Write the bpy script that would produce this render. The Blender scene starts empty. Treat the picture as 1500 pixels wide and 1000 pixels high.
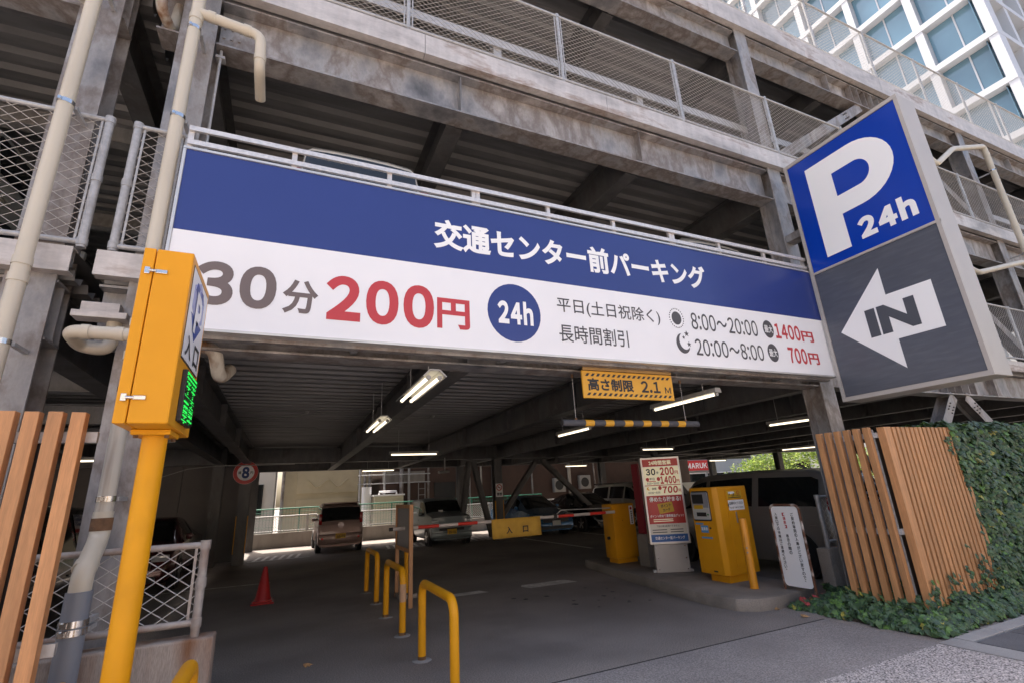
import bpy, bmesh, math, random
from mathutils import Vector, Matrix, noise
R = math.radians
sin, cos, pi = math.sin, math.cos, math.pi
sc = bpy.context.scene
COL = sc.collection

# ------------------------------------------------------------------ camera, sky, sun, exposure
cam = bpy.data.objects.new('camera', bpy.data.cameras.new('camera'))
COL.objects.link(cam)
cam.data.sensor_width = 36.0
cam.data.lens = 709.0556 / 1500 * 36
cam.data.clip_end = 2000
cam.data.clip_start = 0.05
# columns: camera right, up, backward, in world axes (x along the facade, y into the garage, z up)
cam.matrix_world = Matrix(((0.91204914, -0.07615557, -0.40294751, 0),
                           (-0.40682327, -0.29163815, -0.86570319, 0),
                           (-0.05158675, 0.95349228, -0.29697018, 1.6),
                           (0, 0, 0, 1)))
sc.camera = cam
SUN_EL, SUN_AZ = R(63), R(-16)          # azimuth from +y, clockwise
world = bpy.data.worlds.new('World')
sc.world = world
world.use_nodes = True
wn = world.node_tree
sky = wn.nodes.new('ShaderNodeTexSky')
sky.sky_type = 'NISHITA'
sky.sun_disc = False
sky.sun_elevation = SUN_EL
sky.sun_rotation = SUN_AZ
sky.air_density = 1.0
sky.dust_density = 5.0
sky.ozone_density = 0.6
wn.links.new(sky.outputs[0], wn.nodes['Background'].inputs[0])
wn.nodes['Background'].inputs[1].default_value = 0.15
sl = bpy.data.lights.new('sun', 'SUN')
sl.energy = 3.5
sl.angle = R(0.6)
sl.color = (1.0, 0.95, 0.87)
sun = bpy.data.objects.new('sun', sl)
COL.objects.link(sun)
sdir = Vector((sin(SUN_AZ) * cos(SUN_EL), cos(SUN_AZ) * cos(SUN_EL), sin(SUN_EL)))
sun.rotation_euler = sdir.to_track_quat('Z', 'Y').to_euler()
sun.location = (0, 30, 60)
sc.view_settings.view_transform = 'Standard'
sc.view_settings.look = 'None'
sc.view_settings.gamma = 1.0
sc.view_settings.exposure = 1.45
sc.view_settings.use_white_balance = True      # camera set for open shade
sc.view_settings.white_balance_temperature = 6750
sc.cycles.use_denoising = True
sc.cycles.max_bounces = 8
sc.cycles.diffuse_bounces = 4
sc.cycles.sample_clamp_indirect = 6

# ------------------------------------------------------------------ materials
MATS = {}


def srgb(r, g, b):
    f = lambda c: (c / 255 / 12.92) if c / 255 <= .04045 else ((c / 255 + .055) / 1.055) ** 2.4
    return (f(r), f(g), f(b))


def mat(name, col, rough=.5, metal=0., var=.12, scale=3., bump=0., bscale=60., tint=None, tint_amt=.5, tscale=1.2,
        stretch=(1, 1, 1), emit=None, estr=0., spec=.5, coat=0., trans=0., rvar=0., fine=0., fscale=300., alpha=1., tmin=.5, ovar=0.):
    """procedural material: large and small noise vary the colour, a second noise mixes in a tint (rust, dirt), bump for relief"""
    if name in MATS:
        return MATS[name]
    m = bpy.data.materials.new(name)
    MATS[name] = m
    m.use_nodes = True
    nt = m.node_tree
    N, L = nt.nodes, nt.links
    b = N['Principled BSDF']
    b.inputs['Roughness'].default_value = rough
    b.inputs['Metallic'].default_value = metal
    b.inputs['Specular IOR Level'].default_value = spec
    b.inputs['Coat Weight'].default_value = coat
    b.inputs['Transmission Weight'].default_value = trans
    b.inputs['Alpha'].default_value = alpha
    c4 = (*col, 1)
    b.inputs['Base Color'].default_value = c4
    if emit:
        b.inputs['Emission Color'].default_value = (*emit, 1)
        b.inputs['Emission Strength'].default_value = estr
    geo = N.new('ShaderNodeNewGeometry')
    mp = N.new('ShaderNodeMapping')
    mp.inputs['Scale'].default_value = stretch
    L.new(geo.outputs['Position'], mp.inputs['Vector'])

    def nz(s, det=4, off=0.):
        n = N.new('ShaderNodeTexNoise')
        n.inputs['Scale'].default_value = s
        n.inputs['Detail'].default_value = det
        L.new(mp.outputs[0], n.inputs['Vector'])
        return n
    out = None
    if var > 0:
        n1 = nz(scale, 6)
        rp = N.new('ShaderNodeMapRange')
        rp.inputs['From Min'].default_value = .3
        rp.inputs['From Max'].default_value = .7
        rp.inputs['To Min'].default_value = 1 - var
        rp.inputs['To Max'].default_value = 1 + var
        L.new(n1.outputs['Fac'], rp.inputs['Value'])
        val = rp.outputs[0]
        if fine > 0:
            n3 = nz(fscale, 2)
            r3 = N.new('ShaderNodeMapRange')
            r3.inputs['From Min'].default_value = .35
            r3.inputs['From Max'].default_value = .65
            r3.inputs['To Min'].default_value = 1 - fine
            r3.inputs['To Max'].default_value = 1 + fine
            L.new(n3.outputs['Fac'], r3.inputs['Value'])
            mm = N.new('ShaderNodeMath')
            mm.operation = 'MULTIPLY'
            L.new(val, mm.inputs[0])
            L.new(r3.outputs[0], mm.inputs[1])
            val = mm.outputs[0]
        vm = N.new('ShaderNodeVectorMath')
        vm.operation = 'SCALE'
        vm.inputs[0].default_value = col
        L.new(val, vm.inputs['Scale'])
        out = vm.outputs[0]
        if ovar > 0:
            oi = N.new('ShaderNodeObjectInfo')
            ro = N.new('ShaderNodeMapRange')
            ro.inputs['To Min'].default_value = 1 - ovar
            ro.inputs['To Max'].default_value = 1 + ovar
            L.new(oi.outputs['Random'], ro.inputs[0])
            vo = N.new('ShaderNodeVectorMath')
            vo.operation = 'SCALE'
            L.new(out, vo.inputs[0])
            L.new(ro.outputs[0], vo.inputs['Scale'])
            out = vo.outputs[0]
    if tint:
        n2 = nz(tscale, 7)
        r2 = N.new('ShaderNodeMapRange')
        r2.inputs['From Min'].default_value = tmin
        r2.inputs['From Max'].default_value = tmin + .22
        r2.inputs['To Min'].default_value = 0
        r2.inputs['To Max'].default_value = tint_amt
        L.new(n2.outputs['Fac'], r2.inputs['Value'])
        mx = N.new('ShaderNodeMix')
        mx.data_type = 'RGBA'
        L.new(r2.outputs[0], mx.inputs[0])
        if out:
            L.new(out, mx.inputs[6])
        else:
            mx.inputs[6].default_value = c4
        mx.inputs[7].default_value = (*tint, 1)
        out = mx.outputs[2]
    if out:
        L.new(out, b.inputs['Base Color'])
    if rvar > 0:
        n4 = nz(scale * 2.3, 5)
        r4 = N.new('ShaderNodeMapRange')
        r4.inputs['To Min'].default_value = max(.05, rough - rvar)
        r4.inputs['To Max'].default_value = min(1, rough + rvar)
        L.new(n4.outputs['Fac'], r4.inputs['Value'])
        L.new(r4.outputs[0], b.inputs['Roughness'])
    if bump > 0:
        n5 = nz(bscale, 4)
        bp = N.new('ShaderNodeBump')
        bp.inputs['Strength'].default_value = bump
        bp.inputs['Distance'].default_value = .01
        L.new(n5.outputs['Fac'], bp.inputs['Height'])
        L.new(bp.outputs[0], b.inputs['Normal'])
    return m


def steel(name, stops, scale=1.3, stretch=(1.3, 1.3, .7), metal=.25, rough=.5, fine=.09):
    """weathered galvanised steel: a blotchy ramp of greys and browns, drips and zinc spangle"""
    m = bpy.data.materials.new(name)
    m.use_nodes = True
    N, L = m.node_tree.nodes, m.node_tree.links
    b = N['Principled BSDF']
    b.inputs['Metallic'].default_value = metal
    geo = N.new('ShaderNodeNewGeometry')
    mp = N.new('ShaderNodeMapping')
    mp.inputs['Scale'].default_value = stretch
    L.new(geo.outputs['Position'], mp.inputs['Vector'])

    def nz(sc_, det, dist=0., src=mp.outputs[0]):
        n = N.new('ShaderNodeTexNoise')
        n.inputs['Scale'].default_value = sc_
        n.inputs['Detail'].default_value = det
        n.inputs['Roughness'].default_value = .62
        n.inputs['Distortion'].default_value = dist
        L.new(src, n.inputs['Vector'])
        return n
    n1 = nz(scale, 8, .15)
    cr = N.new('ShaderNodeValToRGB')
    el = cr.color_ramp.elements
    while len(el) < len(stops):
        el.new(.5)
    for e_, (p, c) in zip(el, stops):
        e_.position = p
        e_.color = (*c, 1)
    L.new(n1.outputs['Fac'], cr.inputs[0])
    mp2 = N.new('ShaderNodeMapping')
    mp2.inputs['Scale'].default_value = (5, 5, 1.1)
    L.new(geo.outputs['Position'], mp2.inputs['Vector'])
    n2 = nz(1.6, 6, 0, mp2.outputs[0])
    n3 = nz(34, 3)
    mr = N.new('ShaderNodeMapRange')
    mr.inputs['From Min'].default_value = .3
    mr.inputs['From Max'].default_value = .7
    mr.inputs['To Min'].default_value = 1 - fine * 1.6
    mr.inputs['To Max'].default_value = 1 + fine * 1.2
    L.new(n2.outputs['Fac'], mr.inputs[0])
    mr2 = N.new('ShaderNodeMapRange')
    mr2.inputs['From Min'].default_value = .35
    mr2.inputs['From Max'].default_value = .65
    mr2.inputs['To Min'].default_value = 1 - fine * .5
    mr2.inputs['To Max'].default_value = 1 + fine * .5
    L.new(n3.outputs['Fac'], mr2.inputs[0])
    mu = N.new('ShaderNodeMath')
    mu.operation = 'MULTIPLY'
    L.new(mr.outputs[0], mu.inputs[0])
    L.new(mr2.outputs[0], mu.inputs[1])
    vm = N.new('ShaderNodeVectorMath')
    vm.operation = 'SCALE'
    L.new(cr.outputs[0], vm.inputs[0])
    L.new(mu.outputs[0], vm.inputs['Scale'])
    L.new(vm.outputs[0], b.inputs['Base Color'])
    rr = N.new('ShaderNodeMapRange')
    rr.inputs['To Min'].default_value = rough - .14
    rr.inputs['To Max'].default_value = rough + .16
    L.new(n1.outputs['Fac'], rr.inputs[0])
    L.new(rr.outputs[0], b.inputs['Roughness'])
    MATS[name] = m
    return m


RUST = (.10, .035, .012)
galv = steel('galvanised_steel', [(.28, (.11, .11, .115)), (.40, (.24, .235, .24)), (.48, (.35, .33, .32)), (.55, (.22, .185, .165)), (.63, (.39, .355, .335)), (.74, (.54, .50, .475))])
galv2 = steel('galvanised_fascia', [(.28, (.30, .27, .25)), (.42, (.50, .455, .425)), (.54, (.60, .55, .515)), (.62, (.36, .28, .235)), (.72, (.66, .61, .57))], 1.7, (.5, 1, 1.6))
galvd = steel('shade_toned_steel', [(.30, (.075, .075, .08)), (.5, (.12, .117, .115)), (.62, (.09, .082, .078)), (.72, (.17, .165, .16))], 1.5)  # darker copy of the galvanised steel, the garage shade put into its colour
galvm = steel('half_shade_toned_steel', [(.30, (.16, .16, .16)), (.5, (.26, .255, .25)), (.62, (.20, .185, .175)), (.72, (.32, .31, .30))], 1.5)  # lighter copy for inner left beams, part of the shade in its colour
zinc = mat('zinc_tube', (.43, .425, .425), .5, .3, .15, 25, .05, 120, (.30, .27, .25), .5, 9, rvar=.1)
zinco = mat('rusty_zinc_tube', (.36, .325, .30), .55, .2, .15, 20, .05, 120, (.20, .10, .055), .9, 3, rvar=.1, tmin=.45)
wire_m = mat('galvanised_wire', (.48, .455, .43), .5, .2, .1, 20)
deckm = mat('ribbed_deck_steel', (.25, .242, .235), .5, .25, .2, 3, .03, 40, (.16, .155, .15), .6, 1.2, (.4, 2, 1))
pvc = mat('cream_plastic_pipe', (.56, .50, .40), .35, 0, .07, 1.5, .02, 90, (.36, .26, .16), .25, 1.1, (2, 2, .5))
pvcd = mat('dirty_plastic_pipe', (.50, .46, .39), .4, 0, .12, 3, .02, 90, (.17, .08, .035), 1., 2.2, (4, 4, .25), tmin=.44)
pvcg = mat('grey_plastic_pipe', (.20, .215, .245), .45, 0, .06, 3, .02, 90)
chrome = mat('stainless_clamp', (.62, .62, .62), .2, 1., .08, 20)
rustm = mat('rusted_collar', (.17, .09, .045), .8, .1, .35, 18, .3, 60)
asph = mat('asphalt', (.285, .245, .220), .8, 0, .24, .55, .35, 70, (.165, .145, .135), .8, .6, fine=.32, fscale=75, rvar=.1)
asph2 = mat('apron_asphalt', (.30, .268, .254), .8, 0, .18, .7, .4, 70, (.225, .20, .188), .7, .8, fine=.34, fscale=75, rvar=.1)
asphd = mat('deck_asphalt', (.06, .055, .052), .85, 0, .2, 1, .3, 80)
aggr = mat('aggregate_pavement', (.46, .41, .39), .85, 0, .1, 1.2, .6, 90, None, fine=.8, fscale=75)
conc = mat('concrete', (.33, .30, .27), .85, 0, .15, 2, .25, 60, (.17, .15, .13), .7, 1.6, (1, 1, .35), fine=.12, fscale=120)
concr = mat('rust_stained_concrete', (.34, .29, .25), .85, 0, .18, 2, .25, 60, (.19, .075, .025), .95, 1.5, (3, 3, .35), fine=.15, fscale=90, tmin=.46)
concd = mat('dirty_island_concrete', (.27, .235, .205), .85, 0, .18, 3, .3, 70, (.10, .085, .075), .8, 1.5, fine=.15, fscale=120)
conck = mat('kerb_concrete', (.36, .345, .335), .85, 0, .1, 4, .2, 70, (.24, .22, .21), .6, 2, fine=.12, fscale=150)
tilem = mat('dark_paver', (.13, .128, .135), .75, 0, .15, 3, .2, 90, fine=.2, fscale=160, ovar=.14)
white = mat('white_sign_face', (.84, .83, .84), .35, 0, .02, 2, spec=.4)
navy = mat('navy_banner_face', (.026, .046, .205), .3, 0, .05, .8, spec=.5)
blue = mat('blue_sign_face', (.003, .045, .38), .2, 0, .04, 2, spec=.5)
greyp = mat('slate_sign_face', (.085, .092, .115), .3, 0, .08, 3, .02, 30, (.12, .125, .145), .5, 4, (1, 1, 6))
cream = mat('cream_sign_box', (.43, .395, .365), .4, 0, .06, 2, .0, 30, (.35, .31, .28), .5, 2)
brownink = mat('brown_grey_ink', (.16, .122, .115), .5, 0, 0)
darkink = mat('dark_grey_ink', (.075, .07, .075), .5, 0, 0)
blackink = mat('black_ink', (.02, .02, .022), .5, 0, 0)
redink = mat('crimson_ink', (.52, .045, .055), .5, 0, 0)
redsign = mat('sign_red', (.50, .035, .03), .4, 0, .05, 3)
whiteink = mat('white_ink', (.88, .87, .86), .45, 0, 0)
yel = mat('yellow_paint', (.76, .335, .010), .38, 0, .05, 2.5, .02, 60, (.50, .21, .008), .35, 3, rvar=.08, spec=.25)
yelbox = mat('orange_yellow_box', (.76, .33, .018), .38, 0, .03, 2.5, .015, 60, (.66, .27, .010), .3, 1.5, spec=.22)
yelm = mat('machine_yellow', (.66, .29, .012), .4, 0, .05, 3, .02, 60, (.48, .19, .008), .35, 2.5, spec=.25)
yelsign = mat('yellow_plate', (.72, .36, .03), .45, 0, .05, 3)
cloth = mat('yellow_flag_cloth', (.56, .33, .05), .8, 0, .08, 9, .2, 60, (.42, .22, .03), .4, 6)
wood = mat('wood_grain_slat', (.50, .245, .105), .5, 0, .16, 9, .05, 40, (.37, .165, .065), .5, 5, (3, 3, .22), fine=.08, fscale=60, ovar=.13)
wood2 = mat('light_wood_frame', (.52, .26, .12), .55, 0, .15, 9, .04, 40, (.40, .18, .08), .4, 5, (3, 3, .25))
redpl = mat('red_plastic', (.40, .018, .018), .4, 0, .1, 5, .02, 50, (.22, .01, .01), .5, 5)
lightm = mat('lit_tube', (.9, .9, .85), .3, 0, 0, emit=(1.0, .88, .66), estr=1.0)
fixt = mat('white_enamel', (.34, .33, .31), .4, 0, .06, 6)
glassd = mat('dark_car_glass', (.012, .014, .015), .06, 0, 0, spec=.6)
blackpl = mat('black_plastic', (.018, .018, .02), .45, 0, .1, 8)
rubber = mat('tyre_rubber', (.016, .016, .017), .75, 0, .15, 12)
alloy = mat('alloy_rim', (.42, .42, .43), .3, .8, .05, 6)
tail = mat('tail_lamp_red', (.35, .008, .012), .15, 0, 0, coat=.6)
headl = mat('head_lamp', (.55, .57, .60), .1, .3, 0, coat=.8)
plate_y = mat('yellow_number_plate', (.62, .36, .02), .45, 0, 0)
plate_w = mat('white_number_plate', (.62, .62, .58), .45, 0, 0)
greenfence = mat('green_fence', (.02, .17, .11), .5, .1, .1, 6)
leafm = []
for i, c in enumerate([(.052, .098, .044), (.066, .125, .048), (.030, .058, .030), (.095, .19, .045), (.26, .24, .045)]):
    leafm.append(mat('ivy_leaf_%s' % 'abcde'[i], c, .42, 0, .35, 14, spec=.4))
deadm = mat('dry_leaf', (.42, .24, .11), .8, 0, .2, 30)
redleaf = mat('red_leaf', (.36, .05, .05), .6, 0, .2, 30)
stemm = mat('ivy_stem', (.08, .05, .03), .8, 0, .2, 30)


# ------------------------------------------------------------------ mesh builder and bookkeeping
ORG = {}


def origin_of(o):
    while o is not None and o.parent is not None:
        o = o.parent
    return ORG.get(o.name, Vector((0, 0, 0))) if o else Vector((0, 0, 0))


class MB:
    def __init__(s):
        s.v, s.f, s.mi = [], [], []

    def add(s, vs, fs, mi=0):
        n = len(s.v)
        s.v += [tuple(p) for p in vs]
        s.f += [tuple(i + n for i in f) for f in fs]
        s.mi += [mi] * len(fs)
        return s

    def box(s, x0, x1, y0, y1, z0, z1, mi=0):
        vs = [(x, y, z) for z in (z0, z1) for y in (y0, y1) for x in (x0, x1)]
        return s.add(vs, [(0, 2, 3, 1), (4, 5, 7, 6), (0, 1, 5, 4), (2, 6, 7, 3), (0, 4, 6, 2), (1, 3, 7, 5)], mi)

    def obox(s, c, ux, uy, uz, hx, hy, hz, mi=0):
        c, ux, uy, uz = Vector(c), Vector(ux), Vector(uy), Vector(uz)
        vs = [c + ux * hx * a + uy * hy * b + uz * hz * d for d in (-1, 1) for b in (-1, 1) for a in (-1, 1)]
        return s.add(vs, [(0, 2, 3, 1), (4, 5, 7, 6), (0, 1, 5, 4), (2, 6, 7, 3), (0, 4, 6, 2), (1, 3, 7, 5)], mi)

    def prism(s, pts, axis, a, b, mi=0):
        """2-D outline extruded along an axis: x -> (y,z), y -> (x,z), z -> (x,y)"""
        n = len(pts)
        mk = {'x': lambda p, t: (t, p[0], p[1]), 'y': lambda p, t: (p[0], t, p[1]), 'z': lambda p, t: (p[0], p[1], t)}[axis]
        vs = [mk(p, a) for p in pts] + [mk(p, b) for p in pts]
        fs = [(i, (i + 1) % n, n + (i + 1) % n, n + i) for i in range(n)] + [tuple(range(n - 1, -1, -1)), tuple(range(n, 2 * n))]
        return s.add(vs, fs, mi)

    def tube(s, path, r, n=12, cap=True, mi=0):
        path = [Vector(p) for p in path]
        k = len(path)
        rs = r if isinstance(r, (list, tuple)) else [r] * k
        rings = []
        up = None
        for i, p in enumerate(path):
            d = (path[min(i + 1, k - 1)] - path[max(i - 1, 0)]).normalized()
            if up is None:
                up = Vector((0, 0, 1)) if abs(d.z) < .9 else Vector((1, 0, 0))
            u = d.cross(up).normalized()
            w = u.cross(d).normalized()
            up = w
            rings.append([p + (u * cos(2 * pi * j / n) + w * sin(2 * pi * j / n)) * rs[i] for j in range(n)])
        vs = [q for rg in rings for q in rg]
        fs = [(i * n + j, i * n + (j + 1) % n, (i + 1) * n + (j + 1) % n, (i + 1) * n + j) for i in range(k - 1) for j in range(n)]
        if cap:
            fs += [tuple(range(n - 1, -1, -1)), tuple(range((k - 1) * n, k * n))]
        return s.add(vs, fs, mi)

    def cyl(s, a, b, r, n=14, r2=None, mi=0):
        return s.tube([a, b], [r, r if r2 is None else r2], n, True, mi)

    def poly(s, pts, mi=0):
        return s.add(pts, [tuple(range(len(pts)))], mi)

    def xf(s, M):
        s.v = [tuple(M @ Vector(p)) for p in s.v]
        return s

    def mesh(s, name, mats, bevel=0., smooth=None, off=Vector((0, 0, 0))):
        me = bpy.data.meshes.new(name)
        me.from_pydata([(p[0] - off[0], p[1] - off[1], p[2] - off[2]) for p in s.v], [], s.f)
        mats = mats if isinstance(mats, (list, tuple)) else [mats]
        for m in mats:
            me.materials.append(m)
        if len(mats) > 1:
            me.polygons.foreach_set('material_index', s.mi)
        bm = bmesh.new()
        bm.from_mesh(me)
        bmesh.ops.recalc_face_normals(bm, faces=bm.faces)
        if bevel > 0:
            es = [e for e in bm.edges if len(e.link_faces) == 2 and e.calc_face_angle(0) > .5]
            bmesh.ops.bevel(bm, geom=es, offset=bevel, segments=2, affect='EDGES', profile=.5, clamp_overlap=True)
        bm.to_mesh(me)
        bm.free()
        if smooth is not None:
            me.shade_smooth()
            me.set_sharp_from_angle(angle=R(smooth))
        me.update()
        return me

    def build(s, name, mats, parent=None, bevel=0., smooth=None, loc=None, **tags):
        off = origin_of(parent) if parent is not None else Vector(loc or (0, 0, 0))
        o = bpy.data.objects.new(name, s.mesh(name, mats, bevel, smooth, off))
        COL.objects.link(o)
        o.parent = parent
        if parent is None:
            o.location = off
            ORG[o.name] = off
        tag(o, **tags)
        return o


def tag(o, label=None, cat=None, group=None, kind=None):
    if label: o['label'] = label
    if cat: o['category'] = cat
    if group: o['group'] = group
    if kind: o['kind'] = kind
    return o


def thing(name, label, cat, loc=(0, 0, 0), group=None, local=False):
    o = bpy.data.objects.new(name, None)
    COL.objects.link(o)
    o.empty_display_size = .1
    o.location = loc
    ORG[o.name] = Vector((0, 0, 0)) if local else Vector(loc)
    return tag(o, label, cat, group)


def copy_tree(o, parent=None):
    c = o.copy()
    COL.objects.link(c)
    c.parent = parent
    for ch in list(CHILD.get(o.name, o.children)):
        copy_tree(ch, c)
    return c


CHILD = {}


def put(o, loc, rz=0., label=None, group=None):
    o.location = loc
    o.rotation_euler = (0, 0, rz)
    tag(o, label, None, group)
    return o


def hprof(w, h, tf, tw):
    """H section outline: first axis the flange width, second the depth"""
    a, b, t = w / 2, h / 2, tw / 2
    return [(-a, -b), (a, -b), (a, -b + tf), (t, -b + tf), (t, b - tf), (a, b - tf), (a, b), (-a, b), (-a, b - tf), (-t, b - tf), (-t, -b + tf), (-a, -b + tf)]


# ------------------------------------------------------------------ lettering
TXT = {}


def glyphs(s, bold, res=3):
    key = (s, bold, res)
    if key not in TXT:
        c = bpy.data.curves.new('t', 'FONT')
        c.body = s
        c.size = 1
        c.resolution_u = res
        c.bevel_depth = bold
        c.bevel_resolution = 0
        c.fill_mode = 'FRONT'
        o = bpy.data.objects.new('t', c)
        COL.objects.link(o)
        bpy.context.view_layer.update()
        me = bpy.data.meshes.new_from_object(o)
        v = [tuple(p.co) for p in me.vertices]
        f = [tuple(p.vertices) for p in me.polygons]
        bpy.data.meshes.remove(me)
        bpy.data.objects.remove(o)
        bpy.data.curves.remove(c)
        TXT[key] = (v, f)
    return TXT[key]


class Plane:
    """a flat sign face: origin, right, up; lettering sits just proud of it"""
    def __init__(s, o, u, v=(0, 0, 1)):
        s.o, s.u, s.v = Vector(o), Vector(u).normalized(), Vector(v).normalized()
        s.n = s.u.cross(s.v).normalized()

    def at(s, a, b, n=0.):
        return s.o + s.u * a + s.v * b + s.n * n


def fullw(s, bold, gap=.10, res=6):
    """lay out digits and capitals from their full-width forms, each set by its own width"""
    key = (s, bold, gap, res, 'fw')
    if key in TXT:
        return TXT[key]
    V_, F_, x = [], [], 0.
    for ch in s:
        if ch == ' ':
            x += .35
            continue
        o_ = ord(ch)
        v, f = glyphs(chr(o_ + 0xFEE0) if 33 <= o_ <= 126 else ch, bold, res)
        x0, x1 = min(p[0] for p in v), max(p[0] for p in v)
        n = len(V_)
        V_ += [(p[0] - x0 + x, p[1], p[2]) for p in v]
        F_ += [tuple(i + n for i in q) for q in f]
        x += x1 - x0 + gap
    TXT[key] = (V_, F_)
    return TXT[key]


def text(s, pl, rect, m, parent, bold=0., fw=None, lift=.003, name='lettering', shear=0., **kw):
    fw = all(33 <= ord(c) <= 126 or c in ' ～' for c in s) if fw is None else fw
    v, f = fullw(s, bold) if fw else glyphs(s, bold, 4)
    if not v:
        return None
    xs = [p[0] for p in v]
    ys = [p[1] for p in v]
    zs = [p[2] for p in v]
    x0, x1, y0, y1 = min(xs), max(xs), min(ys), max(ys)
    zr = max(max(zs) - min(zs), 1e-6)
    u0, u1, w0, w1 = rect
    mb = MB()
    vs = []
    for p in v:
        a = u0 + (p[0] - x0) / (x1 - x0) * (u1 - u0)
        b = w0 + (p[1] - y0) / max(y1 - y0, 1e-6) * (w1 - w0)
        a += shear * (b - w0)
        vs.append(pl.at(a, b, lift + (p[2] - min(zs)) / zr * .0008))
    mb.add(vs, f)
    o = mb.build(name, m, parent, kind='stuff' if len(s) > 1 else None)
    return o


def patch(pl, pts, m, parent, name='print', lift=.002, th=.002):
    """a thin printed or applied shape on a sign face"""
    n = len(pts)
    vs = [pl.at(a, b, lift) for a, b in pts] + [pl.at(a, b, lift - th) for a, b in pts]
    fs = [tuple(range(n)), tuple(range(2 * n - 1, n - 1, -1))] + [(i, n + i, n + (i + 1) % n, (i + 1) % n) for i in range(n)]
    return MB().add(vs, fs).build(name, m, parent)


def rpts(u0, u1, v0, v1, r=0., n=4):
    if r <= 0:
        return [(u0, v0), (u1, v0), (u1, v1), (u0, v1)]
    out = []
    for cx, cy, a0 in ((u1 - r, v0 + r, -90), (u1 - r, v1 - r, 0), (u0 + r, v1 - r, 90), (u0 + r, v0 + r, 180)):
        out += [(cx + r * cos(R(a0 + 90 * i / n)), cy + r * sin(R(a0 + 90 * i / n))) for i in range(n + 1)]
    return out


def cpts(cu, cv, ru, rv=None, n=32):
    rv = rv or ru
    return [(cu + ru * cos(2 * pi * i / n), cv + rv * sin(2 * pi * i / n)) for i in range(n)]


# ================================================================== SETTING: ground and pavements
random.seed(7)
soil0 = mat('joint_sand', (.05, .048, .046), .9, 0, .1, 10)
g = MB()
g.poly([(-400, -400, 0), (400, -400, 0), (400, 400, 0), (-400, 400, 0)])
g.build('ground', asph, kind='structure')
MB().box(-40, 5.86, 3.2, 4.36, -.05, .004).build('driveway', asph2, kind='structure')
MB().box(-40, 5.82, -6, 3.196, -.05, .008).build('sidewalk', aggr, kind='structure')
pv = MB().box(6.10, 20, -6, 3.04, -.05, .004).build('pavement', soil0, kind='structure')
pmesh = None
for i in range(8):
    for j in range(5):
        if i > 5 and j > 3:
            continue
        x = 6.42 + i * .604 + (.3 if j % 2 else 0)
        y = 2.83 - j * .404
        if pmesh is None:
            pmesh = MB().box(-.294, .294, -.194, .194, -.03, .006).mesh('paver', tilem, .004)
        o = bpy.data.objects.new('paver', pmesh)
        COL.objects.link(o)
        o.parent = pv
        o.location = (x, y, .008 + random.uniform(0, .003))
kb = MB().box(5.83, 6.09, -6, 3.2, -.05, .016).build('kerb', conck, kind='structure')
for i in range(12):
    MB().box(6.10 + i * .6, 6.69 + i * .6, 3.05, 3.2, -.05, .02 + random.uniform(0, .004)).build('kerb_stone', conck, kb, bevel=.006)
MB().box(-1.5, 5.86, 4.352, 4.37, -.02, .0065).build('asphalt_joint', mat('joint_bitumen', (.045, .04, .038), .8, 0, .2, 9), kind='structure')
# worn paint on the driveway
paint = mat('worn_white_paint', (.74, .70, .66), .8, 0, .25, 12, .2, 120, (.25, .22, .21), .6, 6)
for pts in ([(3.93, 8.62), (4.01, 8.40), (4.95, 8.38), (4.86, 8.72), (4.0, 8.75)], [(2.65, 8.57), (2.68, 8.80), (3.2, 8.80), (3.3, 8.56)], [(-3.0, 12.95), (-.15, 12.75), (-.15, 12.85), (-3.0, 13.05)]):
    MB().poly([(x, y, .004) for x, y in pts]).build('road_marking', paint, kind='structure')
for x0 in (-.9, 3.2, 5.9, 9.0):
    for k in range(6):
        MB().poly([(x0 + .1 + k * .24, 17.9, .004), (x0 + .2 + k * .24, 17.9, .004), (x0 + .35 + k * .24, 19.2, .004), (x0 + .25 + k * .24, 19.2, .004)]).build('road_marking', paint, kind='structure')
    MB().poly([(x0, 17.75, .008), (x0 + 1.75, 17.75, .008), (x0 + 1.75, 17.87, .008), (x0, 17.87, .008)]).build('road_marking', paint, kind='structure')
for x in (7.9, 10.4, 12.9):
    MB().poly([(x, 12.5, .004), (x + .12, 12.5, .004), (x + .12, 17, .004), (x, 17, .004)]).build('road_marking', paint, kind='structure')
# oil spots
oil = mat('oil_stain', (.018, .016, .016), .6, 0, .3, 20)
for k in range(16):
    x, y, r = random.uniform(3.3, 5.0), random.uniform(6.2, 7.8), random.uniform(.012, .05)
    MB().poly([(x + r * random.uniform(.6, 1.3) * cos(a), y + r * random.uniform(.6, 1.2) * sin(a), .004 + k * .0002) for a in [i * pi / 5 for i in range(10)]]).build('oil_spot', oil, kind='structure')

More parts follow.
